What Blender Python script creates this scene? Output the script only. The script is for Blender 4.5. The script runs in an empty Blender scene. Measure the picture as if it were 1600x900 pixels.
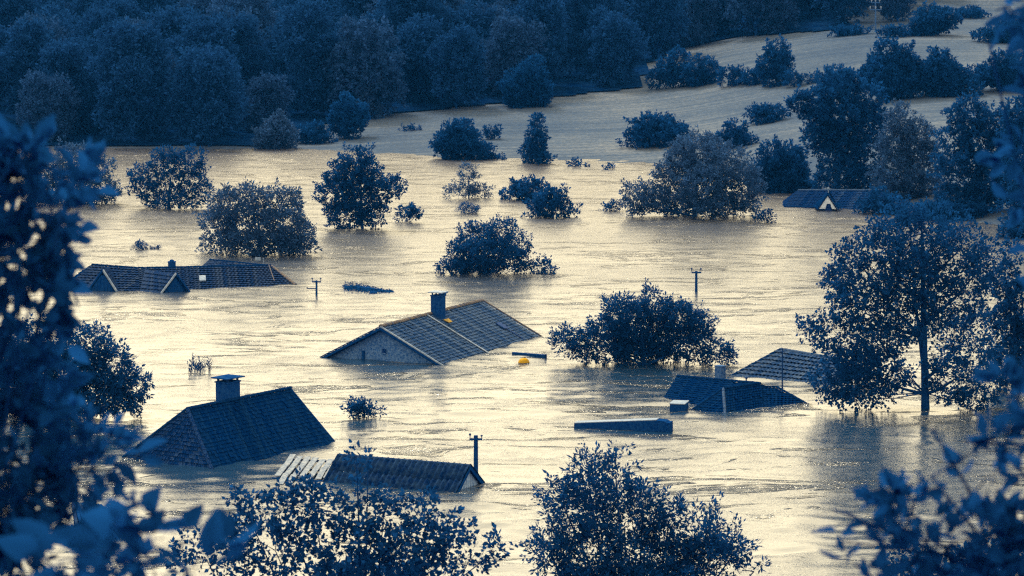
import bpy, math, random
import numpy as np

# ------------------------------------------------------------------ camera, sky, sun, exposure
F = 5100.0                      # focal length in pixels of the 1600 px wide photograph
CAM_H = 35.0
PITCH = math.atan(600.0 / F)
SUN_EL = math.radians(50.0)
SUN_AZ = math.radians(-28.0)    # left of straight ahead, behind the scene
SC = bpy.context.scene
COL = SC.collection

cam_d = bpy.data.cameras.new("camera")
cam = bpy.data.objects.new("camera", cam_d)
COL.objects.link(cam)
cam.location = (0, 0, CAM_H)
cam.rotation_euler = (math.pi / 2 - PITCH, 0, 0)
cam_d.sensor_width = 36.0
cam_d.lens = 36.0 * F / 1600.0
cam_d.clip_start = 0.5
cam_d.clip_end = 6000.0
cam_d.dof.use_dof = True
cam_d.dof.focus_distance = 262.0
cam_d.dof.aperture_fstop = 4.2
SC.camera = cam

world = bpy.data.worlds.new("World")
SC.world = world
world.use_nodes = True
wn = world.node_tree.nodes
wl = world.node_tree.links
wn.clear()
w_out = wn.new("ShaderNodeOutputWorld")
w_bg = wn.new("ShaderNodeBackground")
w_sky = wn.new("ShaderNodeTexSky")
w_sky.sky_type = 'NISHITA'
w_sky.sun_disc = False
w_sky.sun_elevation = SUN_EL
w_sky.sun_rotation = SUN_AZ
w_sky.dust_density = 1.0
w_sky.air_density = 2.0
w_hsv = wn.new("ShaderNodeHueSaturation")
w_hsv.inputs["Saturation"].default_value = 0.0
w_mix = wn.new("ShaderNodeMix")
w_mix.data_type = 'RGBA'
w_mix.blend_type = 'MULTIPLY'
w_mix.inputs[0].default_value = 1.0
w_mix.inputs[7].default_value = (1.0, 0.84, 0.52, 1)   # sepia-toned hazy daylight
w_bg.inputs["Strength"].default_value = 0.15
wl.new(w_sky.outputs[0], w_hsv.inputs["Color"])
wl.new(w_hsv.outputs[0], w_mix.inputs[6])
wl.new(w_mix.outputs[2], w_bg.inputs["Color"])
wl.new(w_bg.outputs[0], w_out.inputs[0])

sun_d = bpy.data.lights.new("sun", 'SUN')
sun_d.energy = 1.15
sun_d.angle = math.radians(10)
sun_d.color = (1.0, 0.86, 0.60)
sun = bpy.data.objects.new("sun", sun_d)
COL.objects.link(sun)
sun.rotation_euler = (-(math.pi / 2 - SUN_EL), 0, -SUN_AZ)
sun.location = (0, 300, 200)

SC.view_settings.view_transform = 'Standard'
SC.view_settings.look = 'None'
SC.view_settings.exposure = 1.43
SC.view_settings.gamma = 1.0
SC.view_settings.use_curve_mapping = False
SC.render.engine = 'CYCLES'
SC.cycles.use_denoising = False
SC.cycles.filter_width = 1.25
SC.cycles.max_bounces = 8
SC.cycles.diffuse_bounces = 5
SC.cycles.glossy_bounces = 3
SC.cycles.transmission_bounces = 3
SC.cycles.transparent_max_bounces = 4

# ------------------------------------------------------------------ layout helpers
cP, sP = math.cos(PITCH), math.sin(PITCH)


def ray(px, py):
    x = (px - 800) / F
    y = -(py - 450) / F
    return np.array([x, cP + y * sP, -sP + y * cP])


def at(px, py, z=0.0):
    """point of the level z that the photograph shows at this place"""
    d = ray(px, py)
    return np.array([0, 0, CAM_H]) + d * ((z - CAM_H) / d[2])


def P(px, py, Y):
    """point at distance Y that the photograph shows at this place"""
    d = ray(px, py)
    return np.array([0, 0, CAM_H]) + d * (Y / d[1])


def proj(p):
    v0, v1, v2 = p[0], p[1], p[2] - CAM_H
    f = v1 * cP - v2 * sP
    u = v1 * sP + v2 * cP
    return 800 + F * v0 / f, 450 - F * u / f


# ------------------------------------------------------------------ materials
def mat_new(name):
    m = bpy.data.materials.new(name)
    m.use_nodes = True
    nt = m.node_tree
    b = nt.nodes["Principled BSDF"]
    return m, nt, b


def ramp(nt, fac, stops):
    r = nt.nodes.new("ShaderNodeValToRGB")
    e = r.color_ramp.elements
    e[0].position, e[0].color = stops[0][0], (*stops[0][1], 1)
    e[1].position, e[1].color = stops[-1][0], (*stops[-1][1], 1)
    for p, c in stops[1:-1]:
        k = e.new(p)
        k.color = (*c, 1)
    nt.links.new(fac, r.inputs[0])
    return r.outputs[0]


def noise(nt, scale, detail=3.0, rough=0.6, vec=None, dist=0.0):
    n = nt.nodes.new("ShaderNodeTexNoise")
    n.inputs["Scale"].default_value = scale
    n.inputs["Detail"].default_value = detail
    n.inputs["Roughness"].default_value = rough
    n.inputs["Distortion"].default_value = dist
    if vec is not None:
        nt.links.new(vec, n.inputs["Vector"])
    return n.outputs["Fac"]


def coords(nt, scale=(1, 1, 1), kind="Object"):
    t = nt.nodes.new("ShaderNodeTexCoord")
    mp = nt.nodes.new("ShaderNodeMapping")
    mp.inputs["Scale"].default_value = scale
    nt.links.new(t.outputs[kind], mp.inputs["Vector"])
    return mp.outputs[0]


def leaf_mat(name, col, glow=0.25, spec=0.0, rough=0.5, var=0.35):
    m, nt, b = mat_new(name)
    g = nt.nodes.new("ShaderNodeNewGeometry")
    lo = tuple(c * (1 - var) for c in col)
    hi = tuple(c * (1 + var) for c in col)
    c = ramp(nt, g.outputs["Random Per Island"], [(0.0, lo), (0.8, hi), (1.0, tuple(x * 1.15 for x in hi))])
    nt.links.new(c, b.inputs["Base Color"])
    b.inputs["Roughness"].default_value = rough
    b.inputs["Specular IOR Level"].default_value = spec
    tr = nt.nodes.new("ShaderNodeBsdfTranslucent")
    nt.links.new(c, tr.inputs["Color"])
    mx = nt.nodes.new("ShaderNodeMixShader")
    mx.inputs[0].default_value = glow
    nt.links.new(b.outputs[0], mx.inputs[1])
    nt.links.new(tr.outputs[0], mx.inputs[2])
    nt.links.new(mx.outputs[0], nt.nodes["Material Output"].inputs[0])
    return m


def rough_mat(name, lo, hi, scale=3.0, detail=5.0, rough=0.8, spec=0.15, stretch=(1, 1, 1), island=0.0,
              p0=0.35, p1=0.65, bump=0.0):
    m, nt, b = mat_new(name)
    v = coords(nt, stretch)
    n = noise(nt, scale, detail, 0.62, v)
    fac = n
    if island:
        g = nt.nodes.new("ShaderNodeNewGeometry")
        ma = nt.nodes.new("ShaderNodeMath")
        ma.operation = 'MULTIPLY_ADD'
        nt.links.new(g.outputs["Random Per Island"], ma.inputs[0])
        ma.inputs[1].default_value = island
        nt.links.new(n, ma.inputs[2])
        sb = nt.nodes.new("ShaderNodeMath")
        sb.operation = 'SUBTRACT'
        nt.links.new(ma.outputs[0], sb.inputs[0])
        sb.inputs[1].default_value = island * 0.5
        fac = sb.outputs[0]
    c = ramp(nt, fac, [(p0, lo), (p1, hi)])
    nt.links.new(c, b.inputs["Base Color"])
    b.inputs["Roughness"].default_value = rough
    b.inputs["Specular IOR Level"].default_value = spec
    if bump:
        bp = nt.nodes.new("ShaderNodeBump")
        bp.inputs["Strength"].default_value = bump
        bp.inputs["Distance"].default_value = 0.05
        nt.links.new(n, bp.inputs["Height"])
        nt.links.new(bp.outputs[0], b.inputs["Normal"])
    return m


def tone(t, light=1.0, gold=0.0):
    """colour of the photograph's navy-to-cream toning scale, as a base colour under the cream daylight"""
    lo, hi, day = (8, 46, 84), (238, 222, 184), (1.0, 0.83, 0.49)
    k = t ** 0.55
    c = [(((l * (1 - k) + h * k) / 255) ** 2.2) / d / light for l, h, d in zip(lo, hi, day)]
    if gold:
        g = (0.32, 0.20, 0.02)
        c = [x * (1 - gold) + y / light * gold for x, y in zip(c, g)]
    return tuple(c)


M = {}
M['leaf'] = leaf_mat("leaf_navy", (0.0050, 0.048, 0.20), glow=0.5, var=0.2)
M['leaf_pale'] = leaf_mat("leaf_silvery_sunlit", (0.024, 0.070, 0.205), glow=0.45, spec=0.02, var=0.4)
M['leaf_far'] = leaf_mat("leaf_forest", (0.0075, 0.044, 0.175), glow=0.35, var=0.35)
M['leaf_hazel'] = leaf_mat("leaf_pale_forest", (0.015, 0.053, 0.18), glow=0.35, var=0.4)
M['leaf_near'] = leaf_mat("leaf_foreground", (0.005, 0.054, 0.235), glow=0.5, spec=0.0, rough=0.3, var=0.2)
M['bark'] = rough_mat("bark", tone(0, 1.2), tone(.015, 1), 6, stretch=(1, 1, .2), spec=0.0)
M['tile_grey'] = rough_mat("tile_slate_grey", tone(.02, 1.6, .02), tone(.14, 1.6, .06), 6, 5, 0.7, 0.0, island=0.3)
M['tile_dark'] = rough_mat("tile_dark", tone(0, 2.1), tone(.010, 2.1), 5, 6, 0.8, 0.0, island=0.3)
M['tile_speckled'] = rough_mat("tile_speckled", tone(0, 1.8), tone(.12, 1.8), 16, 8, 0.8, 0.0, island=0.12, p0=.48, p1=.72)
M['tile_gold'] = rough_mat("tile_ochre_grey", tone(.006, 1.9, .03), tone(.055, 1.9, .10), 5.0, 6, 0.8, 0.0, island=0.35)
M['ridge_gold'] = rough_mat("ridge_ochre", tone(.05, 1.5, .2), tone(.16, 1.5, .6), 2.0, 5, 0.8, 0.02, island=0.3)
M['under'] = rough_mat("roof_underlay", tone(0, 2.6), tone(.005, 2.4), 4, spec=0.0)
M['trim'] = rough_mat("pale_trim", tone(.25, 1.3), tone(.5, 1.3), 4, spec=0.05)
M['dark_trim'] = rough_mat("dark_trim", tone(0, 1.1), tone(.01, 1.1), 4, spec=0.0)
M['plaster'] = rough_mat("pebble_plaster", tone(.012, .78), tone(.14, .78), 7, 8, 0.95, 0.0, p0=.36, p1=.66, bump=0.6)
M['white'] = rough_mat("white_board", tone(.5, .8), tone(.66, .8), 3, spec=0.03)
M['chim'] = rough_mat("chimney_render", tone(0, 1.1), tone(.02, 1.1), 5, 6, 0.9, 0.0)
M['brick'] = rough_mat("chimney_brick", tone(.01, 1.0), tone(.12, 1.0), 6, 6, 0.9, 0.02)
M['glass'] = rough_mat("dark_pane", tone(0, 1.4), tone(0, 1.0), 2, rough=0.2, spec=0.1)
M['asbestos'] = rough_mat("corrugated_cement", tone(0, 1.9), tone(.06, 1.9), 2.5, 7, 0.8, 0.02, island=0.15)
M['pale_wood'] = rough_mat("pale_weathered_wood", tone(.16, 1.7), tone(.62, 1.7), 5, 6, 0.8, 0.05, island=0.35)
M['gable_wood'] = rough_mat("gable_boards", tone(.10, .8), tone(.32, .8), 5, 6, 0.9, 0.02, island=0.4)
M['dark_wood'] = rough_mat("dark_wood", tone(0, 1.15), tone(.015, 1.15), 6, 6, 0.9, 0.0)
M['metal'] = rough_mat("dull_metal", tone(0, 1.2), tone(.02, 1.2), 4, 4, 0.6, 0.05)
M['pale_metal'] = rough_mat("pale_metal", tone(.2, 1.2), tone(.42, 1.2), 4, 4, 0.6, 0.1)
M['yellow'] = rough_mat("yellow_plastic", (0.42, 0.25, 0.010), (0.52, 0.31, 0.014), 3, 4, 0.5, 0.05)
M['gold_metal'] = rough_mat("gold_flashing", (0.22, 0.15, 0.02), (0.34, 0.22, 0.03), 4, 4, 0.6, 0.1)
M['soil'] = rough_mat("bank_grass", tone(0, 2.5), tone(.02, 2.5), 0.6, 6, 1.0, 0.0)


def math_node(nt, op, a, b=None, c=None):
    n = nt.nodes.new("ShaderNodeMath")
    n.operation = op
    for i, v in enumerate((a, b, c)):
        if v is None:
            continue
        if isinstance(v, (int, float)):
            n.inputs[i].default_value = v
        else:
            nt.links.new(v, n.inputs[i])
    return n.outputs[0]


def field_mat():
    m, nt, b = mat_new("stubble_field")
    n1 = noise(nt, 0.03, 4, 0.6, coords(nt))                                   # broad tone
    n2 = noise(nt, 1.0, 4, 0.7, coords(nt, (0.012, 0.55, 0.0)), 0.5)           # drilled rows along the slope
    n3 = noise(nt, 1.0, 3, 0.8, coords(nt, (1.3, 2.6, 0.0)))                   # stubble
    f = math_node(nt, 'MULTIPLY_ADD', n2, 0.75, n1)
    f = math_node(nt, 'MULTIPLY_ADD', n3, 1.0, f)
    mr = nt.nodes.new("ShaderNodeMapRange")
    mr.inputs["From Min"].default_value = 0.85
    mr.inputs["From Max"].default_value = 1.95
    nt.links.new(f, mr.inputs["Value"])
    col = ramp(nt, mr.outputs[0], [(0.12, tone(.06, 2.35, .03)), (0.5, tone(.23, 2.35, .06)), (0.88, tone(.66, 2.35, .06))])
    nt.links.new(col, b.inputs["Base Color"])
    b.inputs["Roughness"].default_value = 1.0
    b.inputs["Specular IOR Level"].default_value = 0.0
    bp = nt.nodes.new("ShaderNodeBump")
    bp.inputs["Distance"].default_value = 0.5
    bp.inputs["Strength"].default_value = 0.45
    nt.links.new(f, bp.inputs["Height"])
    nt.links.new(bp.outputs[0], b.inputs["Normal"])
    return m


M['field'] = field_mat()


def map_range(nt, v, a, b, c, d):
    n = nt.nodes.new("ShaderNodeMapRange")
    for k, x in zip(("From Min", "From Max", "To Min", "To Max"), (a, b, c, d)):
        n.inputs[k].default_value = x
    nt.links.new(v, n.inputs["Value"])
    return n.outputs[0]


def water_mat():
    m, nt, b = mat_new("flood_water")
    b.inputs["Roughness"].default_value = 0.09
    b.inputs["IOR"].default_value = 1.7
    v = coords(nt, (0.5, 1.0, 1.0))
    n1 = noise(nt, 1.5, 3, 0.65, v, 0.4)
    n2 = noise(nt, 5.0, 3, 0.65, v, 0.2)
    n3 = noise(nt, 9.0, 2, 0.6, v)
    # riffled bands drawn out along the current, thin turbulent seams inside them
    band = noise(nt, 1.0, 4, 0.62, coords(nt, (0.016, 0.05, 1.0)), 0.8)
    seam = noise(nt, 1.0, 5, 0.65, coords(nt, (0.07, 0.20, 1.0)), 1.8)
    riff = map_range(nt, band, 0.40, 0.66, 0.25, 1.0)
    turb = map_range(nt, seam, 0.57, 0.635, 0.0, 1.0)
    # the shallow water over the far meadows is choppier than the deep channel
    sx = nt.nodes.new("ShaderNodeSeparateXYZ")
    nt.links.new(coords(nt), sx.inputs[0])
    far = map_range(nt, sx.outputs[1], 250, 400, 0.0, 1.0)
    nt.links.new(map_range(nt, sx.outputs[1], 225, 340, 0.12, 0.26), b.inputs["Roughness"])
    nt.links.new(ramp(nt, far, [(0.0, (0.008, 0.034, 0.098)), (1.0, (0.058, 0.066, 0.100))]), b.inputs["Base Color"])   # paler far off: missing sky reflection put into the water colour
    amp = math_node(nt, 'MULTIPLY_ADD', far, 0.8, riff)
    h = math_node(nt, 'MULTIPLY', n1, math_node(nt, 'MULTIPLY_ADD', turb, 0.55, math_node(nt, 'MULTIPLY', amp, 0.034)))
    h = math_node(nt, 'ADD', h, math_node(nt, 'MULTIPLY', n2, math_node(nt, 'MULTIPLY_ADD', turb, 0.15, math_node(nt, 'MULTIPLY', amp, 0.030))))
    h = math_node(nt, 'ADD', h, math_node(nt, 'MULTIPLY', n3, math_node(nt, 'MULTIPLY', amp, 0.022)))
    bp = nt.nodes.new("ShaderNodeBump")
    bp.inputs["Distance"].default_value = 1.0
    bp.inputs["Strength"].default_value = 1.0
    nt.links.new(h, bp.inputs["Height"])
    nt.links.new(bp.outputs[0], b.inputs["Normal"])
    return m


M['water'] = water_mat()

# ------------------------------------------------------------------ mesh helpers
ORG = {}


def link(o, parent=None):
    COL.objects.link(o)
    if parent is not None:
        o.parent = parent
        ORG[o.name] = ORG[parent.name]
    return o


def tag(o, label, cat, group=None, kind=None):
    if label:
        o["label"] = label
    if cat:
        o["category"] = cat
    if group:
        o["group"] = group
    if kind:
        o["kind"] = kind
    return o


def thing(name, label, cat, loc, group=None):
    o = bpy.data.objects.new(name, None)
    o.empty_display_size = 0.5
    COL.objects.link(o)
    o.location = tuple(float(v) for v in loc)
    ORG[o.name] = np.array(loc, float)
    return tag(o, label, cat, group)


def np_mesh(name, V, faces_idx, loop_tot, mat, smooth=False):
    """V (n,3); faces_idx flat loop indices; loop_tot per face"""
    me = bpy.data.meshes.new(name)
    V = np.ascontiguousarray(V, dtype=np.float32)
    fi = np.ascontiguousarray(faces_idx, dtype=np.int32).ravel()
    lt = np.ascontiguousarray(loop_tot, dtype=np.int32)
    ls = np.concatenate([[0], np.cumsum(lt)[:-1]]).astype(np.int32)
    me.vertices.add(len(V))
    me.vertices.foreach_set("co", V.ravel())
    me.loops.add(len(fi))
    me.loops.foreach_set("vertex_index", fi)
    me.polygons.add(len(lt))
    me.polygons.foreach_set("loop_start", ls)
    me.polygons.foreach_set("loop_total", lt)
    if smooth:
        me.polygons.foreach_set("use_smooth", np.ones(len(lt), dtype=bool))
    me.update(calc_edges=True)
    me.materials.append(mat)
    return me


class MB:
    def __init__(self):
        self.v, self.f = [], []

    def add(self, verts, faces):
        n = len(self.v)
        self.v += [tuple(float(c) for c in p) for p in verts]
        self.f += [tuple(i + n for i in f) for f in faces]
        return self

    def prism(self, poly, off):
        """closed prism: polygon swept by the vector off"""
        poly = [np.array(p, float) for p in poly]
        off = np.array(off, float)
        k = len(poly)
        vs = poly + [p + off for p in poly]
        fs = [tuple(range(k))[::-1], tuple(range(k, 2 * k))]
        fs += [(i, (i + 1) % k, (i + 1) % k + k, i + k) for i in range(k)]
        return self.add(vs, fs)

    def box(self, c, ux, uy, uz):
        """box from its centre and three half vectors"""
        c, ux, uy, uz = (np.array(a, float) for a in (c, ux, uy, uz))
        p = [c - ux - uy - uz, c + ux - uy - uz, c + ux + uy - uz, c - ux + uy - uz]
        return self.prism(p, 2 * uz)

    def bar(self, a, b, w, h, up=(0, 0, 1)):
        a, b, up = (np.array(q, float) for q in (a, b, up))
        d = b - a
        L = np.linalg.norm(d)
        d = d / L
        s = np.cross(d, up)
        s /= max(np.linalg.norm(s), 1e-6)
        u = np.cross(s, d)
        return self.box((a + b) / 2, d * L / 2, s * w / 2, u * h / 2)

    def tube(self, pts, rad, n=6):
        pts = [np.array(p, float) for p in pts]
        rings = []
        for i, p in enumerate(pts):
            d = pts[min(i + 1, len(pts) - 1)] - pts[max(i - 1, 0)]
            d = d / max(np.linalg.norm(d), 1e-6)
            r = np.array((1, 0, 0)) if abs(d[0]) < 0.8 else np.array((0, 1, 0))
            s = np.cross(d, r)
            s /= np.linalg.norm(s)
            u = np.cross(d, s)
            rr = rad[i] if hasattr(rad, '__len__') else rad
            rings.append([p + rr * (math.cos(2 * math.pi * k / n) * s + math.sin(2 * math.pi * k / n) * u) for k in range(n)])
        vs = [q for r in rings for q in r]
        fs = []
        for i in range(len(pts) - 1):
            for k in range(n):
                fs.append((i * n + k, i * n + (k + 1) % n, (i + 1) * n + (k + 1) % n, (i + 1) * n + k))
        fs += [tuple(range(n))[::-1], tuple(range((len(pts) - 1) * n, len(pts) * n))]
        return self.add(vs, fs)

    def lathe(self, c, prof, n=12):
        c = np.array(c, float)
        vs, fs = [], []
        for (r, z) in prof:
            for k in range(n):
                a = 2 * math.pi * k / n
                vs.append(c + np.array((r * math.cos(a), r * math.sin(a), z)))
        for i in range(len(prof) - 1):
            for k in range(n):
                fs.append((i * n + k, i * n + (k + 1) % n, (i + 1) * n + (k + 1) % n, (i + 1) * n + k))
        fs += [tuple(range(n))[::-1], tuple(range((len(prof) - 1) * n, len(prof) * n))]
        return self.add(vs, fs)

    def build(self, name, mat, parent=None, smooth=False):
        o0 = ORG[parent.name] if parent is not None else np.zeros(3)
        me = bpy.data.meshes.new(name)
        me.from_pydata([tuple(np.array(p) - o0) for p in self.v], [], self.f)
        me.materials.append(mat)
        if smooth:
            for p in me.polygons:
                p.use_smooth = True
        me.update()
        o = bpy.data.objects.new(name, me)
        link(o, parent)
        if parent is None:
            ORG[o.name] = o0
        return o


def solo(name, mb, mat, label, cat, base, group=None, smooth=False):
    """a thing that is one mesh, with its origin at its base"""
    base = np.array(base, float)
    mb.v = [tuple(np.array(p) - base) for p in mb.v]
    o = mb.build(name, mat, None, smooth)
    o.location = tuple(base)
    ORG[o.name] = base
    return tag(o, label, cat, group)


# ------------------------------------------------------------------ ground and water
SHORE = [(-400, 470), (-74, 470), (-31, 468)]
for px, py in [(480, 226), (560, 236), (700, 247), (1010, 250), (1150, 262), (1215, 296), (1345, 318), (1480, 332), (1600, 368)]:
    q = at(px, py)
    SHORE.append((q[0], q[1]))
SHORE += [(75, 335), (400, 330)]
_x = np.arange(-400.0, 401.0, 2.0)
_y = np.interp(_x, [s[0] for s in SHORE], [s[1] for s in SHORE])
_k = np.exp(-(np.arange(-16, 17) / 5.0) ** 2)
_ys = np.convolve(np.pad(_y, 16, mode='edge'), _k / _k.sum(), mode='valid')
_x2 = np.arange(-400.0, 401.0, 2.0)
# ragged waterline, smooth land behind it
SHX, SHY = _x2, _ys + 0.8 * np.sin(_x2 * 0.31) + 0.6 * np.sin(_x2 * 0.83 + 1.0)


def ground(x, y):
    x = np.asarray(x, float)
    y = np.asarray(y, float)
    t = y - np.interp(x, SHX, SHY)
    ts = y - np.interp(x, SHX, _ys)
    w = np.clip(t / 25, 0, 1)
    t = np.where(t > 0, t * (1 - w) + ts * w, t)
    z = np.where(t > 0, 0.058 * t + 0.000035 * t * t, 0.05 * t)
    z = z + np.where(t > 0, np.minimum(t / 40, 1) * (0.5 * np.sin(x * 0.045 + 0.7) + 0.35 * np.sin(y * 0.06 + x * 0.02)), 0)
    return np.minimum(z, 60 + 0 * z)


def at_ground(px, py):
    d = ray(px, py)
    Ys = np.linspace(320, 1100, 3000)
    pts = np.array([0, 0, CAM_H])[None] + d[None] * (Ys / d[1])[:, None]
    g = np.maximum(ground(pts[:, 0], pts[:, 1]), 0)
    i = np.argmax(pts[:, 2] <= g)
    return np.array([pts[i, 0], pts[i, 1], g[i]])


def grid_mesh(name, xs, ys, Z, mat):
    X, Yg = np.meshgrid(xs, ys)
    V = np.stack([X, Yg, Z], -1).reshape(-1, 3)
    nx, ny = len(xs), len(ys)
    i = np.arange((ny - 1) * nx).reshape(ny - 1, nx)[:, :-1].ravel()
    fi = np.stack([i, i + 1, i + 1 + nx, i + nx], -1)
    return np_mesh(name, V, fi, np.full(len(fi), 4), mat, True)


xs = np.concatenate([np.arange(-440, -120, 20), np.arange(-120, 121, 2.5), np.arange(140, 441, 20)])
ys = np.concatenate([np.arange(318, 720, 2.5), np.arange(725, 951, 25)])
X, Yg = np.meshgrid(xs, ys)
hill = bpy.data.objects.new("hillside_field", grid_mesh("hillside_field", xs, ys, ground(X, Yg), M['field']))
link(hill)["kind"] = "structure"

BANK0, BANKS = 32.0, 0.24


def bank(x, y):
    y = np.asarray(y, float)
    return np.maximum(BANK0 - BANKS * np.maximum(y, -40) + 0.25 * np.sin(np.asarray(x, float) * 0.4 + y * 0.3), -2.0)


xs = np.concatenate([np.arange(-300, -40, 10), np.arange(-40, 41, 1.0), np.arange(50, 301, 10)])
ys = np.arange(-60, 150, 1.5)
X, Yg = np.meshgrid(xs, ys)
bk = bpy.data.objects.new("grassy_bank", grid_mesh("grassy_bank", xs, ys, bank(X, Yg), M['soil']))
link(bk)["kind"] = "structure"


def build_water():
    cell = 0.5
    fx = np.arange(-84, 84, cell)
    fy = np.arange(158, 482, cell)
    nx, ny = len(fx), len(fy)
    rng = np.random.default_rng(11)

    def field(lmin, lmax, aniso, seed):
        r = np.random.default_rng(seed)
        w = r.standard_normal((ny, nx))
        kx = np.fft.fftfreq(nx, cell)[None, :] * aniso
        ky = np.fft.fftfreq(ny, cell)[:, None]
        k = np.hypot(kx, ky)
        filt = np.exp(-(k * lmin) ** 2) * (1 - np.exp(-(k * lmax) ** 2)) / np.maximum(k, 1e-3) ** 0.6
        filt[0, 0] = 0
        h = np.fft.ifft2(np.fft.fft2(w) * filt).real
        return h / h.std()

    patch = field(14, 60, 3.0, 3)
    patch = 0.55 + 0.45 * np.tanh(patch)
    h = 0.024 * field(1.3, 3.2, 1.7, 5) * (0.55 + 0.9 * patch) + 0.035 * field(3.5, 9.0, 1.8, 6) * (0.35 + 0.9 * patch)
    # smooth boils and eddies where the current runs between the roofs
    edge = np.minimum(np.minimum(np.arange(nx), nx - 1 - np.arange(nx))[None] / 30.0, 1) * \
        np.minimum(np.minimum(np.arange(ny), ny - 1 - np.arange(ny))[:, None] / 30.0, 1)
    h = h * edge
    gx = np.concatenate([[-420, -300, -200, -120], fx, [120, 200, 300, 420]])
    gy = np.concatenate([[90, 120], fy, [500, 560]])
    Z = np.zeros((len(gy), len(gx)))
    Z[2:2 + ny, 4:4 + nx] = h
    o = bpy.data.objects.new("flood_water", grid_mesh("flood_water", gx, gy, Z, M['water']))
    link(o)["kind"] = "structure"


build_water()

# ------------------------------------------------------------------ foliage
LEAF4 = np.array([(0, 0, 0), (0.45, 0.5, 0.06), (1, 0, -0.04), (0.45, -0.5, 0.06)])
LEAF8 = np.array([(0, 0, 0), (0.16, 0.30, 0.05), (0.42, 0.5, 0.09), (0.75, 0.3, 0.03), (1, 0, -0.10),
                  (0.75, -0.3, 0.03), (0.42, -0.5, 0.09), (0.16, -0.30, 0.05)])


def unit(a):
    return a / np.maximum(np.linalg.norm(a, axis=-1, keepdims=True), 1e-9)


def leaf_geometry(pos, direc, length, width, rng, shape=LEAF4, fill=0.35):
    n = len(pos)
    d = unit(direc)
    r = unit(rng.standard_normal((n, 3)))
    s = unit(np.cross(d, r))
    u = np.cross(s, d)
    L = length[:, None, None]
    W = width[:, None, None]
    sh = shape[None]
    V = pos[:, None] + sh[..., 0:1] * L * d[:, None] + sh[..., 1:2] * W * s[:, None] + sh[..., 2:3] * L * u[:, None]
    k = shape.shape[0]
    if k == 4:
        fi = np.arange(n * 4).reshape(n, 4)
        return V.reshape(-1, 3), fi, np.full(n, 4)
    b = np.arange(n)[:, None] * k
    half = np.concatenate([b + np.array([[0, 1, 2, 3, 4]])[:, ::-1], b + np.array([[0, 4, 5, 6, 7]])[:, ::-1]])
    return V.reshape(-1, 3), half, np.full(2 * n, 5)


def crown_points(lobes, n_cl, per, spread, rng, up=0.35, zmin=None, shell=0.5, fill=0.35):
    """lobes: rows of cx,cy,cz,rx,ry,rz. Leafy sprays: every cluster is a twig that carries leaves along its length.
    Returns leaf positions and directions plus the twig feet"""
    Lb = np.array(lobes, float)
    wgt = Lb[:, 3] * Lb[:, 5] + Lb[:, 3] * Lb[:, 4]
    li = rng.choice(len(Lb), n_cl, p=wgt / wgt.sum())
    d = unit(rng.standard_normal((n_cl, 3)))
    # lumpy outline: each lobe swells and shrinks with direction
    ph = rng.uniform(0, 6.28, (len(Lb), 3))
    lump = 1 + 0.16 * np.sin(4 * d[:, 0] + ph[li, 0]) + 0.13 * np.sin(5 * d[:, 2] + ph[li, 1]) + 0.09 * np.sin(9 * d[:, 1] + 7 * d[:, 0] + ph[li, 2])
    rr = (shell + (1 - shell) * rng.random(n_cl) ** 0.7)
    rr = np.where(rng.random(n_cl) < fill, rng.random(n_cl) ** 0.4 * 0.85, rr) * lump * 0.9
    c = Lb[li, :3] + d * rr[:, None] * Lb[li, 3:6]
    ax = unit(d * 0.8 + rng.standard_normal((n_cl, 3)) * 0.45 + np.array([0, 0, up]))
    tl = spread * rng.uniform(1.6, 3.6, n_cl)
    t = rng.random((n_cl, per)) ** 0.8
    rad = rng.standard_normal((n_cl, per, 3))
    pos = c[:, None] + ax[:, None] * (t * tl[:, None])[..., None] + rad * (spread * 0.42 * (1.15 - 0.75 * t))[..., None]
    dr = ax[:, None] * 0.7 + unit(rad) * 0.8 + rng.standard_normal((n_cl, per, 3)) * 0.35 + np.array([0, 0, -0.1])
    pos, dr = pos.reshape(-1, 3), dr.reshape(-1, 3)
    if zmin is not None:
        k = pos[:, 2] > zmin
        pos, dr = pos[k], dr[k]
    return pos, dr, c, li


def crown_mesh(name, lobes, mat, seed, leaf=0.24, dens=5.6, per=20, spread=0.28, up=0.35, zmin=None, shell=0.5,
               ratio=0.55, shape=LEAF4, fill=0.35):
    rng = np.random.default_rng(seed)
    Lb = np.array(lobes, float)
    area = (math.pi * Lb[:, 3] * Lb[:, 5]).sum() * 0.8
    n = int(dens * area / (leaf * leaf * ratio * 0.5))
    n_cl = max(8, n // per)
    pos, dr, c, li = crown_points(lobes, n_cl, per, spread, rng, up, zmin, shell, fill)
    ln = leaf * rng.uniform(0.5, 1.4, len(pos))
    V, fi, lt = leaf_geometry(pos, dr, ln, ln * ratio, rng, shape)
    return np_mesh(name, V, fi.ravel(), lt, mat), c, li


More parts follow.
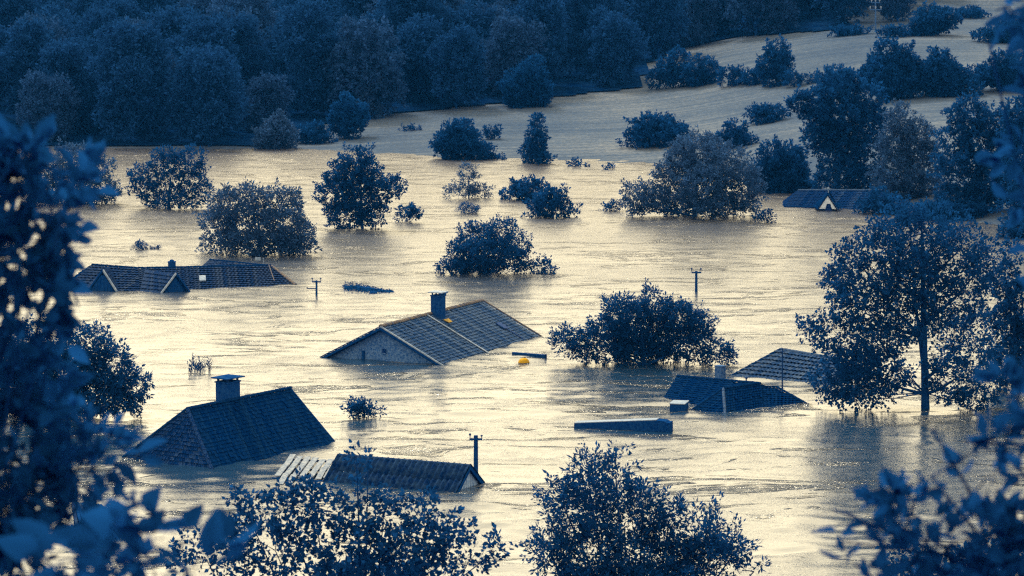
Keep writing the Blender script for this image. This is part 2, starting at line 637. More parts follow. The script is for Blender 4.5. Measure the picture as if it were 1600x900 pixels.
def limb_mesh(base, lobes, clusters, rng, r0, n_twig=60, top_at=None):
    """trunk, limbs to every lobe and twigs out to leaf clusters"""
    mb = MB()
    Lb = np.array(lobes, float)
    base = np.array(base, float)
    top = Lb[:, :3].mean(0)
    top[2] = max(Lb[:, 2].max() * 0.75 + base[2] * 0.25, base[2] + 0.3)
    if top_at is not None:
        top = np.array(top_at, float)
    mid = base * 0.5 + top * 0.5 + rng.normal(0, 0.12, 3)
    pts = [base, base * 0.75 + mid * 0.25, mid, mid * 0.4 + top * 0.6, top]
    mb.tube(pts, [r0, r0 * 0.82, r0 * 0.62, r0 * 0.42, r0 * 0.15], 7)
    for c in Lb[:, :3]:
        t = rng.uniform(0.2, 0.7)
        j = t * (len(pts) - 1)
        i = int(j)
        st = pts[i] + (pts[i + 1] - pts[i]) * (j - i)
        thin = 1.0
        if st[2] > c[2]:
            st = pts[1]
            thin = 0.35
        m = st * 0.5 + c * 0.5 + np.array([0, 0, -0.08 * np.linalg.norm(c - st)]) + rng.normal(0, 0.08, 3)
        mb.tube([st, m, c], [r0 * 0.42 * thin, r0 * 0.28 * thin, r0 * 0.12 * thin], 5)
    idx = rng.choice(len(clusters[0]), min(n_twig, len(clusters[0])), replace=False)
    for i in idx:
        c = clusters[0][i]
        s = Lb[clusters[1][i], :3]
        m = (s + c) / 2 + rng.normal(0, 0.1, 3)
        mb.tube([s, m, c], [r0 * 0.12, r0 * 0.08, r0 * 0.03], 4)
    return mb


def plant(name, label, cat, base, lobes, mat, seed, group=None, r0=0.16, n_twig=50, trunk='trunk', crown='crown', top_at=None, **kw):
    """lobes and base in world coordinates"""
    base = np.array(base, float)
    root = thing(name, label, cat, base, group)
    L = np.array(lobes, float)
    L[:, :3] -= base
    zm = kw.pop('zmin', None)
    me, c, li = crown_mesh(crown, L, mat, seed, zmin=None if zm is None else zm - base[2], **kw)
    link(bpy.data.objects.new(crown, me), root)
    rng = np.random.default_rng(seed + 77)
    mb = limb_mesh((0, 0, -0.6), L, (c, li), rng, r0, n_twig, None if top_at is None else np.array(top_at) - base)
    mb.v = [tuple(np.array(p) + base) for p in mb.v]
    mb.build(trunk, M['bark'], root)
    return root


def px_lobes(spec, Y, seed=0, depth=0.8):
    """lobes given as (px, py, rx, ry[, dY]) at distance Y, as real ellipsoids with depth of their own"""
    rng = np.random.default_rng(seed + 5)
    out = []
    for s in spec:
        dy = s[4] if len(s) > 4 else rng.uniform(-0.5, 0.5) * (s[2] + s[3]) / F * Y * 0.8
        c = P(s[0], s[1], Y + dy)
        sc = (Y + dy) / F
        out.append((c[0], c[1], c[2], s[2] * sc, (s[2] + s[3]) / 2 * sc * depth, s[3] * sc))
    return out


def auto_spec(x0, y0, x1, y1, n, seed, shape='dome'):
    rng = np.random.default_rng(seed + 31)
    w, h = x1 - x0, y1 - y0
    cx = (x0 + x1) / 2
    out = []
    for i in range(n):
        if shape == 'cone':
            v = i / max(n - 1, 1)
            r = 0.40 * w * (1 - 0.72 * v)
            out.append((cx + rng.uniform(-.10, .10) * w * (1 - v), y1 - h * (0.10 + 0.80 * v), max(r, 0.12 * w), 0.17 * h))
        elif shape == 'tall':
            v = rng.random()
            a = rng.uniform(-1, 1)
            half = 0.34 * w * math.sin(math.pi * (0.15 + 0.75 * v)) ** 0.7
            r = rng.uniform(.16, .24)
            out.append((cx + a * half, y1 - h * (0.10 + 0.76 * v), r * w, r * h * 0.75))
        else:
            a = (i + 0.5) / n * 2 - 1
            a = max(-1, min(1, a + rng.uniform(-.2, .2)))
            rx = rng.uniform(.17, .27) * w
            top = math.sqrt(max(0.0, 1 - (a * 0.92) ** 2))
            v = rng.uniform(0.25, 1.0) * top
            ry = rng.uniform(.2, .30) * h
            out.append((cx + a * (w / 2 - rx), y1 - max(0.12 * h, v * (h - ry) * 0.98), rx, ry))
    if shape == 'dome':
        out.append((cx, y1 - 0.3 * h, 0.36 * w, 0.34 * h))
    return out


# --- trees and bushes standing in or beside the water ---------------------------------------
def bush(name, label, cat, box, n, seed, shape='dome', mat='leaf', gy=None, bx=None, group=None, spec=None, onland=False, **kw):
    x0, y0, x1, y1 = box
    if spec is None:
        gx, gt = (x1 - x0) * 0.07, (y1 - y0) * 0.07
        x0, x1, y0 = x0 - gx, x1 + gx, y0 - gt
    by = gy if gy is not None else y1
    bx = bx if bx is not None else (x0 + x1) / 2
    b = at_ground(bx, by) if onland else at(bx, by)
    Y = b[1] + 0.3
    sp = spec if spec is not None else auto_spec(x0, y0, x1, y1, n, seed, shape)
    lob = px_lobes(sp, Y, seed)
    kw.setdefault('leaf', 0.24 if Y < 330 else 0.30)
    return plant(name, label, cat, (b[0], Y, b[2]), lob, M[mat], seed, group, zmin=b[2] - 0.12, **kw)

# ------------------------------------------------------------------ houses in the flood
def lerp(a, b, t):
    return np.array(a, float) * (1 - t) + np.array(b, float) * t


def slope_normal(eL, eR, rL):
    n = np.cross(np.array(eR) - np.array(eL), np.array(rL) - np.array(eL))
    n = n / np.linalg.norm(n)
    return n if n[2] > 0 else -n


def tile_rows(parent, eL, eR, rR, rL, row=0.38, tile=0.32, mat=None, amp=0.035, lift=0.05, seed=1, name="tile_row", under=True, crook=0.018):
    """a roof slope of wavy tiles: every course is a piece of its own, its lower edge proud of the course below"""
    rng = random.Random(seed)
    eL, eR, rR, rL = (np.array(p, float) for p in (eL, eR, rR, rL))
    n = slope_normal(eL, eR, (rL + rR) / 2 if np.linalg.norm(rR - rL) > 1e-6 else rL)
    H = max(np.linalg.norm((rL + rR) / 2 - (eL + eR) / 2), 0.3)
    k = max(3, int(round(H / row)))
    out = []
    for i in range(k):
        t0, t1 = i / k, min((i + 1.12) / k, 1.0)
        a0, b0 = lerp(eL, rL, t0), lerp(eR, rR, t0)
        a1, b1 = lerp(eL, rL, t1), lerp(eR, rR, t1)
        L = np.linalg.norm(b0 - a0)
        m = max(1, int(round(L / tile)))
        sub = 5
        mb = MB()
        vs, fs = [], []
        for j in range(m):
            jog = rng.uniform(-crook, crook) + (0.05 if rng.random() < 0.02 else 0.0)
            base = len(vs)
            for s in range(sub + 1):
                f = (j + s / sub * 0.985) / m
                w = amp * (0.5 + 0.5 * math.cos(2 * math.pi * s / sub)) if s < sub else amp * 0.75
                lo = lerp(a0, b0, f) + n * (w + lift + jog)
                hi = lerp(a1, b1, f) + n * (w + jog * 0.5 + 0.006)
                vs += [lo - n * (lift * 0.3), lo, hi]
            for s in range(sub):
                q = base + 3 * s
                fs += [(q, q + 3, q + 4, q + 1), (q + 1, q + 4, q + 5, q + 2)]
        mb.add(vs, fs)
        out.append(mb.build(name, mat, parent))
    return out


def slab(parent, pts, th=0.12, name="roof", mat=None):
    pts = [np.array(p, float) for p in pts]
    n = slope_normal(pts[0], pts[1], pts[-1])
    return MB().prism([p - n * 0.07 for p in pts], -n * th).build(name, mat or M['under'], parent)


def ridge_caps(parent, a, b, r=0.13, step=0.4, mat=None, name="ridge_tile", jig=0.015, seed=0):
    """half-round caps, each a piece of its own"""
    a, b = np.array(a, float), np.array(b, float)
    rng = random.Random(seed)
    L = np.linalg.norm(b - a)
    k = max(2, int(L / step))
    d = (b - a) / L
    s = np.cross(d, (0, 0, 1))
    s /= np.linalg.norm(s)
    u = np.cross(s, d)
    objs = []
    for i in range(k):
        p0 = a + d * (L * i / k) + u * rng.uniform(0, jig)
        p1 = a + d * (L * (i + 1.1) / k) + u * rng.uniform(0, jig)
        vs, fs = [], []
        for q, rr in ((p0, r * 1.12), (p1, r * 0.94)):
            for m in range(6):
                an = math.pi * m / 5
                vs.append(q + s * rr * math.cos(an) + u * rr * (math.sin(an) - 0.2))
        for m in range(5):
            fs.append((m, m + 1, m + 7, m + 6))
        fs += [(0, 1, 2, 3, 4, 5), (11, 10, 9, 8, 7, 6)]
        objs.append(MB().add(vs, fs).build(name, mat, parent))
    return objs


def chimney(root, c, ztop, zbot, ux, uy, mat, cap='plate', capmat=None, dome=0.10):
    """square stack with a corbelled head, and a cover plate on short legs"""
    c = np.array((c[0], c[1], 0.0))
    ux, uy = np.array(ux, float), np.array(uy, float)
    mb = MB()
    mb.box(c + (0, 0, (ztop + zbot) / 2), ux, uy, (0, 0, (ztop - zbot) / 2))
    st = mb.build("chimney_stack", mat, root)
    hd = MB().box(c + (0, 0, ztop + 0.045), ux * 1.1, uy * 1.1, (0, 0, 0.045)).build("chimney_head", mat, st)
    if cap == 'plate':
        for sx in (-1, 1):
            for sy in (-1, 1):
                b = c + ux * 0.78 * sx + uy * 0.78 * sy
                MB().box(b + (0, 0, ztop + 0.19), ux * 0.1, uy * 0.1, (0, 0, 0.10)).build("cap_leg", M['metal'], st)
        z = ztop + 0.292
        e = [c + ux * 1.42 * a + uy * 1.42 * b + (0, 0, z) for a, b in ((-1, -1), (1, -1), (1, 1), (-1, 1))]
        e2 = [p + (0, 0, 0.07) for p in e]
        t = c + (0, 0, z + 0.07 + dome)
        MB().add(e + e2 + [t], [(3, 2, 1, 0), (0, 1, 5, 4), (1, 2, 6, 5), (2, 3, 7, 6), (3, 0, 4, 7), (4, 5, 8), (5, 6, 8), (6, 7, 8), (7, 4, 8)]).build("chimney_cover", capmat or M['chim'], st)
    return st


# ---- the gabled house in the middle ---------------------------------------------------------
def center_house():
    p1, p2, p3 = at(503, 558), at(688, 570), at(843, 525)
    wv = (p2 - p1)
    lv = (p3 - p2)
    lv = lv - wv * (lv @ wv) / (wv @ wv)
    W, L = np.linalg.norm(wv), np.linalg.norm(lv)
    w, l = wv / W, lv / L
    root = thing("gabled_house", "plastered gable house with grey tiled roof and capped chimney, sunk to its eaves mid-stream", "house", p1 + wv / 2)
    zr = 2.62
    up = np.array((0, 0, 1.0))
    dip = 0.18                                                     # eaves just under the surface
    k = dip / zr * W / 2
    eA = p1 - w * k - up * dip
    eB = p2 + w * k - up * dip
    apex = (p1 + p2) / 2 + up * zr
    eAf, eBf, apf = eA + lv, eB + lv, apex + lv
    r1 = slab(root, [eB, eBf, apf, apex], 0.16)
    r2 = slab(root, [eAf, eA, apex, apf], 0.16)
    tile_rows(r1, eB, eBf, apf, apex, 0.37, 0.30, M['tile_grey'], 0.04, 0.06, 4)
    tile_rows(r2, eAf, eA, apex, apf, 0.37, 0.30, M['tile_grey'], 0.04, 0.06, 5)
    ridge_caps(r1, apex + up * 0.05, apf + up * 0.05, 0.15, 0.36, M['ridge_gold'], jig=0.05, seed=2)
    # gable wall, set back under the verge
    ins = l * 0.55
    q = [p1 + ins + w * 0.35 - up * 0.0, p2 + ins - w * 0.35, apex + ins - up * 0.26]
    lowl, lowr = q[0] - up * 2.6, q[1] - up * 2.6
    MB().prism([lowl, lowr, q[1], q[2], q[0]], l * (L - 1.1)).build("wall", M['plaster'], root)
    f = l * 0.50
    # bargeboards and pale verge trim
    n1 = slope_normal(eB, eBf, apex)
    n2 = slope_normal(eAf, eA, apex)
    MB().prism([eB - n1 * .17, apex - up * .20, apex - up * .0, eB + n1 * .0], -l * 0.06).build("bargeboard", M['dark_trim'], root)
    MB().prism([eA - n2 * .17, apex - up * .20, apex - up * .0, eA + n2 * .0], -l * 0.06).build("bargeboard", M['dark_trim'], root)
    MB().bar(eB + n1 * .07 - l * .03, apex + n1 * .07 - l * .03, 0.10, 0.10, n1).build("verge_trim", M['trim'], root)
    MB().bar(eBf + n1 * .09 + l * .03, apf + n1 * .09 + l * .03, 0.10, 0.10, n1).build("verge_trim", M['ridge_gold'], root)
    MB().bar(eA + n2 * .07 - l * .03, apex + n2 * .07 - l * .03, 0.07, 0.06, n2).build("verge_trim", M['dark_trim'], root)
    # joint strip running down the slope
    j0, j1 = lerp(apex, apf, 0.43), lerp(eB, eBf, 0.43)
    MB().bar(j0 + n1 * 0.12, j1 + n1 * 0.12, 0.16, 0.06, n1).build("joint_strip", M['trim'], root)
    # chimney close below the ridge
    c = lerp(apex, apf, 0.505) + w * 0.42
    chimney(root, c, 4.05, 1.2, w * 0.44, l * 0.44, M['chim'], capmat=M['pale_metal'], dome=0.02)
    a = lerp(apex, apf, 0.505) + w * 1.02
    a = a - up * (1.02 / (W / 2 + k) * (zr + dip)) + n1 * 0.13
    MB().prism([a - l * .42, a + l * .48, a + l * .36 + w * .42 - up * .22, a - l * .22 + w * .42 - up * .22], n1 * 0.03).build("chimney_flashing", M['gold_metal'], root)
    # hatch with its dark frame near the far verge
    for (t, s, dw, dl) in ((0.83, 0.42, 0.45, 0.35),):
        h = lerp(lerp(eB, eBf, t), lerp(apex, apf, t), s) + n1 * 0.14
        dn = (eB - apex) / np.linalg.norm(eB - apex)
        MB().box(h, l * dl, dn * dw, n1 * 0.05).build("roof_hatch", M['metal'], root)
        MB().bar(h + dn * .45, h + dn * 2.2, 0.14, 0.06, n1).build("roof_ladder", M['metal'], root)
    # little attic opening and the vent pipe on the gable
    g = (p1 + p2) / 2 + f
    MB().box(g + w * 0.05 + up * 0.72, w * 0.14, l * 0.05, up * 0.16).build("attic_window", M['glass'], root)
    MB().box(g + w * 0.05 + up * 0.53, w * 0.19, l * 0.06, up * 0.025).build("window_sill", M['plaster'], root)
    MB().tube([g - w * 1.75 - up * 0.6, g - w * 1.75 + up * 0.62], 0.13, 8).build("vent_pipe", M['dark_trim'], root)
    return root


center_house()


# ---- the hipped house front left ------------------------------------------------------------
def hip_house():
    p2, p3 = at(330, 732), at(522, 690)
    l = p3 - p2
    L = np.linalg.norm(l)
    l = l / L
    w = np.array((-l[1], l[0], 0))                                  # to the far-left side
    W = 7.2
    up = np.array((0, 0, 1.0))
    p1, p4 = p2 + w * W, p3 + w * W
    mid = p2 + w * W / 2
    rA = P(287, 640, (mid + l * 1.9)[1])
    zr = rA[2]
    a = mid + l * 2.0 + up * zr
    b = (p3 + w * W / 2) + up * (zr + 0.05) + l * 0.0
    root = thing("hipped_house", "dark tiled house roof with one hipped end and a wide covered chimney, front left", "house", mid)
    d = up * 0.3
    nrm = 0.3 / zr
    e1, e2, e3, e4 = (p + (p - mid_) * 0.0 - d for p, mid_ in ((p1, mid), (p2, mid), (p3, mid), (p4, mid)))
    o = W / 2 * nrm
    e1 = e1 + w * o - l * 2.0 * nrm
    e2 = e2 - w * o - l * 2.0 * nrm
    e3 = e3 - w * o
    e4 = e4 + w * o
    rs = slab(root, [e2, e3, b, a], 0.14)
    rb = slab(root, [e4, e1, a, b], 0.14)
    rh = slab(root, [e1, e2, a], 0.14)
    tile_rows(rs, e2, e3, b, a, 0.30, 0.25, M['tile_dark'], 0.035, 0.04, 7)
    tile_rows(rb, e4, e1, a, b, 0.30, 0.25, M['tile_dark'], 0.035, 0.04, 8)
    tile_rows(rh, e1, e2, a, a, 0.28, 0.24, M['tile_speckled'], 0.045, 0.07, 9, crook=0.035)  # paler speckled tiles put the glints on the hip end into colour
    ridge_caps(rs, a + up * .04, b + up * .04, 0.14, 0.38, M['tile_dark'], seed=3)
    ridge_caps(rs, e2 + up * .04, a + up * .04, 0.13, 0.38, M['tile_speckled'], seed=4)
    ridge_caps(rs, e1 + up * .04, a + up * .04, 0.13, 0.38, M['tile_dark'], seed=5)
    ns = slope_normal(e2, e3, a)
    MB().prism([e3 - ns * .16, b - up * .18, b + up * .04, e3 + ns * .06], l * 0.06).build("bargeboard", M['dark_trim'], root)
    MB().prism([p1 + l * .6 - w * .5 - up * 2.4, p2 + l * .6 + w * .5 - up * 2.4, p2 + l * .6 + w * .5 - up * .1, p1 + l * .6 - w * .5 - up * .1], l * (L - 1.0)).build("wall", M['plaster'], root)
    g0 = p3 - l * 0.42
    MB().prism([g0 + w * .5 - up * .1, g0 + w * (W - .5) - up * .1, g0 + w * W / 2 + up * (zr - .28)], l * 0.2).build("gable_wall", M['plaster'], root)
    Yc = lerp(a, b, 0.42)[1] + 0.5
    zt = P(356, 597, Yc)
    chimney(root, zt, zt[2], zr - 1.2, l * 0.66 * 0.95, w * 0.5, M['chim'], capmat=M['chim'])
    return root


hip_house()


# ---- the shed with the corrugated roof ------------------------------------------------------
def corrugated_shed():
    eL, eR, fR = at(507, 752), at(714, 769.5), at(767, 755.5)
    up = np.array((0, 0, 1.0))
    lv = eR - eL
    L = np.linalg.norm(lv)
    l = lv / L
    w = np.array((-l[1], l[0], 0))
    W = (fR - eR) @ w
    zr = P(743.5, 729, (eR + w * W / 2)[1])[2]
    root = thing("corrugated_shed", "long shed roof of dark corrugated sheets with pale boarded gable, a pole behind it", "shed", (eL + eR) / 2 + w * W / 2)
    dip = 0.25
    o = dip / zr * W / 2
    a0, a1 = eL - w * o - up * dip, eR - w * o - up * dip
    b0, b1 = eL + w * (W + o) - up * dip, eR + w * (W + o) - up * dip
    r0, r1 = eL + w * W / 2 + up * zr, eR + w * W / 2 + up * zr
    slab(root, [a0, a1, r1, r0], 0.08)
    slab(root, [b1, b0, r0, r1], 0.08)
    rng = random.Random(5)

    def sheets(A0, A1, R1, R0):
        n = slope_normal(A0, A1, R0)
        K = 8
        for t0, t1, lift in ((0.0, 0.54, 0.0), (0.50, 1.0, 0.03)):
            for k in range(K):
                j = rng.uniform(-0.02, 0.02)
                tl = lift + rng.uniform(0, 0.012)
                vs, fs = [], []
                N = 24
                for s in range(N + 1):
                    f = (k + s / N * 1.02) / K
                    h = 0.15 * (0.5 + 0.5 * math.cos(2 * math.pi * 3.15 * s / N)) + 0.015 + tl
                    lo = lerp(lerp(A0, A1, f), lerp(R0, R1, f), max(0, t0 + j)) + n * h
                    hi = lerp(lerp(A0, A1, f), lerp(R0, R1, f), t1) + n * (h + (0.0 if lift else 0.0))
                    vs += [lo - n * .012, lo, hi, hi - n * .012]
                for s in range(N):
                    q = 4 * s
                    fs += [(q + 1, q + 5, q + 6, q + 2), (q, q + 4, q + 5, q + 1), (q, q + 3, q + 7, q + 4)]
                MB().add(vs, fs).build("roof_sheet", M['asbestos'], root, True)
    sheets(a0, a1, r1, r0)
    sheets(b1, b0, r0, r1)
    MB().tube([r0 + up * 0.02, r1 + up * 0.02], 0.13, 8).build("ridge_cap", M['asbestos'], root)
    # boarded gable
    g = -l * 0.25
    k = 11
    for i in range(k):
        f0, f1 = 0.06 + 0.88 * i / k, 0.06 + 0.88 * (i + 0.93) / k

        def top(f):
            return (1 - abs(2 * f - 1)) * zr - 0.10
        q0, q1 = eR + w * W * f0 + g, eR + w * W * f1 + g
        MB().prism([q0 - up * 1.0, q1 - up * 1.0, q1 + up * top(f1), q0 + up * top(f0)], l * (0.05 + rng.uniform(0, .03))).build("gable_board", M['gable_wood'], root)
    n0 = slope_normal(a0, a1, r0)
    n1 = slope_normal(b1, b0, r0)
    MB().prism([a1 - n0 * .2, r1 - up * .2, r1 + up * .03, a1 + n0 * .03], l * 0.05).build("bargeboard", M['dark_trim'], root)
    MB().prism([b1 - n1 * .2, r1 - up * .2, r1 + up * .03, b1 + n1 * .03], l * 0.05).build("bargeboard", M['dark_trim'], root)
    h0 = eL + l * .4
    MB().prism([h0 + w * .2 - up * 1.5, h0 + w * (W - .2) - up * 1.5, h0 + w * (W - .2) - up * .2, h0 + w * W / 2 + up * (zr - .2), h0 + w * .2 - up * .2], l * (L - 1.0)).build("wall", M['dark_wood'], root)


corrugated_shed()


# ---- broken lean-to of pale boards ------------------------------------------------------------
def board_roof():
    rng = random.Random(12)
    base = at(472, 748)
    root = thing("collapsed_board_roof", "collapsed lean-to roof of loose pale boards between the two front roofs", "shed", base)
    up = np.array((0, 0, 1.0))
    # boards run from the water up to the right, laid in three overlapping steps
    lo = at(424, 757)
    hi = P(458, 714, 203.5)
    d = hi - lo
    ln = np.linalg.norm(d)
    d = d / ln
    s = at(505, 752) - at(440, 748)
    s = s / np.linalg.norm(s)
    n = np.cross(s, d)
    n = n / np.linalg.norm(n)
    n = n if n[2] > 0 else -n
    for i in range(8):
        o = lo + s * (0.53 * i) + n * rng.uniform(-.03, .07)
        c0 = o - d * 0.5
        cuts = [0.0, ln * 0.34, ln * 0.66, ln * (1.02 + rng.uniform(-.06, .04)) - (0.0 if i < 2 else 0.5)]
        for j in range(3):
            if i > 5 and j == 0:
                continue
            q0 = c0 + d * (cuts[j] + (0.5 if j == 0 else 0) + rng.uniform(-.08, .05)) + n * 0.03
            q1 = c0 + d * (cuts[j + 1] + 0.5 + rng.uniform(-.05, .05)) + n * 0.10
            if rng.random() < .12:
                continue
            tw = s * rng.uniform(-.05, .05)
            MB().bar(q0 - tw, q1 + tw, 0.37, 0.05, n).build("board", M['pale_wood'], root)
    for t in (0.25, 0.62, 0.95):
        a = lo + d * ln * t - n * 0.08
        MB().bar(a - s * 0.3, a + s * 3.9, 0.10, 0.12, n).build("batten", M['dark_wood'], root)
    for t in (0.3, 3.4):
        a = lo + d * ln * 0.9 + s * t - n * 0.1
        MB().bar(a, (a[0], a[1], -1.5), 0.14, 0.14, (1, 0, 0)).build("post", M['dark_wood'], root)


board_roof()


# ---- pair of low dark roofs on the right ------------------------------------------------------
def low_pair():
    up = np.array((0, 0, 1.0))
    # the rear one
    e0, e1 = at(1034, 625), at(1112, 636)
    d = (e1 - e0) / np.linalg.norm(e1 - e0)
    r0, r1 = P(1058, 588.5, 233.0), P(1188, 600, 229.3)
    e1 = e0 + d * np.linalg.norm(r1 - r0) * 1.05 - up * 0.15
    e0 = e0 - up * 0.15
    c = (e0 + r1) / 2
    c[2] = 0
    root = thing("low_ridge_house", "low dark tiled ridge roof with a brick chimney, just behind the smaller hipped one", "house", c)
    back = np.array((d[1] * -1, d[0], 0)) * 3.3
    b0, b1 = r0 + back * 0.9, r1 + back * 0.9
    b0[2] = b1[2] = -0.15
    s1 = slab(root, [e0, e1, r1, r0], 0.12)
    s2 = slab(root, [b1, b0, r0, r1], 0.12)
    tile_rows(s1, e0, e1, r1, r0, 0.33, 0.30, M['tile_dark'], 0.05, 0.05, 3)
    tile_rows(s2, b1, b0, r0, r1, 0.33, 0.30, M['tile_dark'], 0.05, 0.05, 3)
    ridge_caps(s1, r0 + up * .04, r1 + up * .04, 0.12, 0.34, M['tile_dark'], seed=9, jig=.03)
    for s, m, z in ((0, r0, 0), (1, r1, 0)):
        ea, eb = (e0, b0) if s == 0 else (e1, b1)
        off = d * (0.3 if s == 0 else -0.3)
        MB().prism([ea + off + back * .1, eb + off - back * .1, m + off - up * .2], d * (0.15 if s == 0 else -.15)).build("gable_wall", M['plaster'], root)
    cc = P(1125.5, 573, 233.2)
    chimney(root, cc, cc[2], 0.3, d * 0.30, np.array((-d[1], d[0], 0)) * 0.26, M['brick'], cap=None)
    k = P(1166, 590, 230.6)
    MB().lathe((k[0], k[1], k[2] - .5), [(.05, 0), (.05, .42), (.12, .44), (.12, .52), (.02, .58)], 8).build("vent_pipe", M['metal'], root)
    # the front one
    A, B, C, D = at(1078, 641), at(1133, 645.5), at(1192, 634.5), at(1268, 633)
    R1, R2 = P(1130, 607.5, 226.2), P(1187, 599.5, 229.0)
    Q1, Q2 = P(1190, 604.5, 229.2), P(1214, 605.5, 229.6)
    base = (A + C) / 2
    root = thing("low_hipped_house", "smallest dark hipped roof with a long sloping tail, beside the floating box", "house", base)
    dn = up * 0.12
    A, B, C, D = A - dn, B - dn, C - dn, D - dn
    h1 = slab(root, [A, B, R1], 0.1)
    tile_rows(h1, A, B, R1, R1, 0.30, 0.28, M['tile_dark'], 0.045, 0.05, 21)
    h2 = slab(root, [B, C, R2, R1], 0.1)
    tile_rows(h2, B, C, R2, R1, 0.30, 0.28, M['tile_dark'], 0.045, 0.05, 22)
    h3 = slab(root, [C, D, Q2, Q1], 0.1)
    tile_rows(h3, C, D, Q2, Q1, 0.30, 0.28, M['tile_dark'], 0.045, 0.05, 23)
    bk0, bk1 = R1 + np.array((-1.8, 3.2, -R1[2] - .1)), Q2 + np.array((1.2, 3.0, -Q2[2] - .1))
    h4 = slab(root, [bk1, bk0, R1, R2], 0.1)
    h5 = slab(root, [bk0, A, R1], 0.1)
    h6 = slab(root, [D, bk1, Q2], 0.1)
    tile_rows(h6, D, bk1, Q2, Q2, 0.30, 0.28, M['tile_dark'], 0.045, 0.05, 24)
    MB().prism([C, Q1 - up * .02, R2, C + up * .02], (0.04, 0.04, 0)).build("step_board", M['dark_trim'], root)
    ridge_caps(h1, R1 + up * .03, R2 + up * .03, 0.11, 0.34, M['tile_dark'], seed=1)
    ridge_caps(h1, B + up * .03, R1 + up * .03, 0.10, 0.34, M['tile_grey'], seed=2)
    ridge_caps(h1, A + up * .03, R1 + up * .03, 0.10, 0.34, M['tile_dark'], seed=3)
    ridge_caps(h3, Q1 + up * .03, Q2 + up * .03, 0.10, 0.34, M['tile_dark'], seed=4)
    ridge_caps(h3, Q2 + up * .03, D + up * .03, 0.10, 0.34, M['tile_dark'], seed=5)


low_pair()


# ---- tiled hip with the mast --------------------------------------------------------------------
def mast_house():
    up = np.array((0, 0, 1.0))
    A, B = at(1141, 586.5) - up * .15, at(1318, 603) - up * .15
    R1, R2 = P(1220, 546.5, 245.2), P(1300, 560, 241.5)
    back = np.array((3.4, 6.6, 0))
    C, D = A + back * 1.0, B + back
    root = thing("striped_hip_house", "hip roof with pale-edged tile courses, half hidden by the tall round-leaved tree", "house", (A + B) / 2 + up * .15)
    s1 = slab(root, [A, B, R2, R1], 0.12)
    tile_rows(s1, A, B, R2, R1, 0.62, 0.34, M['tile_grey'], 0.07, 0.13, 31)
    s2 = slab(root, [C, A, R1], 0.12)
    tile_rows(s2, C, A, R1, R1, 0.62, 0.34, M['tile_grey'], 0.07, 0.13, 32)
    s3 = slab(root, [D, C, R1, R2], 0.12)
    tile_rows(s3, D, C, R1, R2, 0.62, 0.34, M['tile_grey'], 0.07, 0.13, 33)
    s4 = slab(root, [B, D, R2], 0.12)
    ridge_caps(s1, R1 + up * .04, R2 + up * .04, 0.14, 0.38, M['tile_grey'], seed=4)
    ridge_caps(s1, A + up * .04, R1 + up * .04, 0.13, 0.38, M['tile_dark'], seed=6)
    MB().bar(P(1141, 576, 246.2), P(1163, 576, 246.2), 0.12, 0.16).build("gutter_end", M['dark_trim'], root)
    m = at(1222.5, 613)
    t = P(1222.5, 544, m[1])
    root = thing("antenna_mast", "thin antenna mast rising from the water in front of the striped hip roof", "antenna", m)
    MB().tube([m - up * 1, t], [0.07, 0.05], 6).build("pole", M['metal'], root)
    for z, hw in ((-.1, .38), (-.28, .26)):
        MB().tube([t + up * z - (hw, 0, 0), t + up * z + (hw, .1, .06)], 0.022, 5).build("antenna_rod", M['metal'], root)


mast_house()


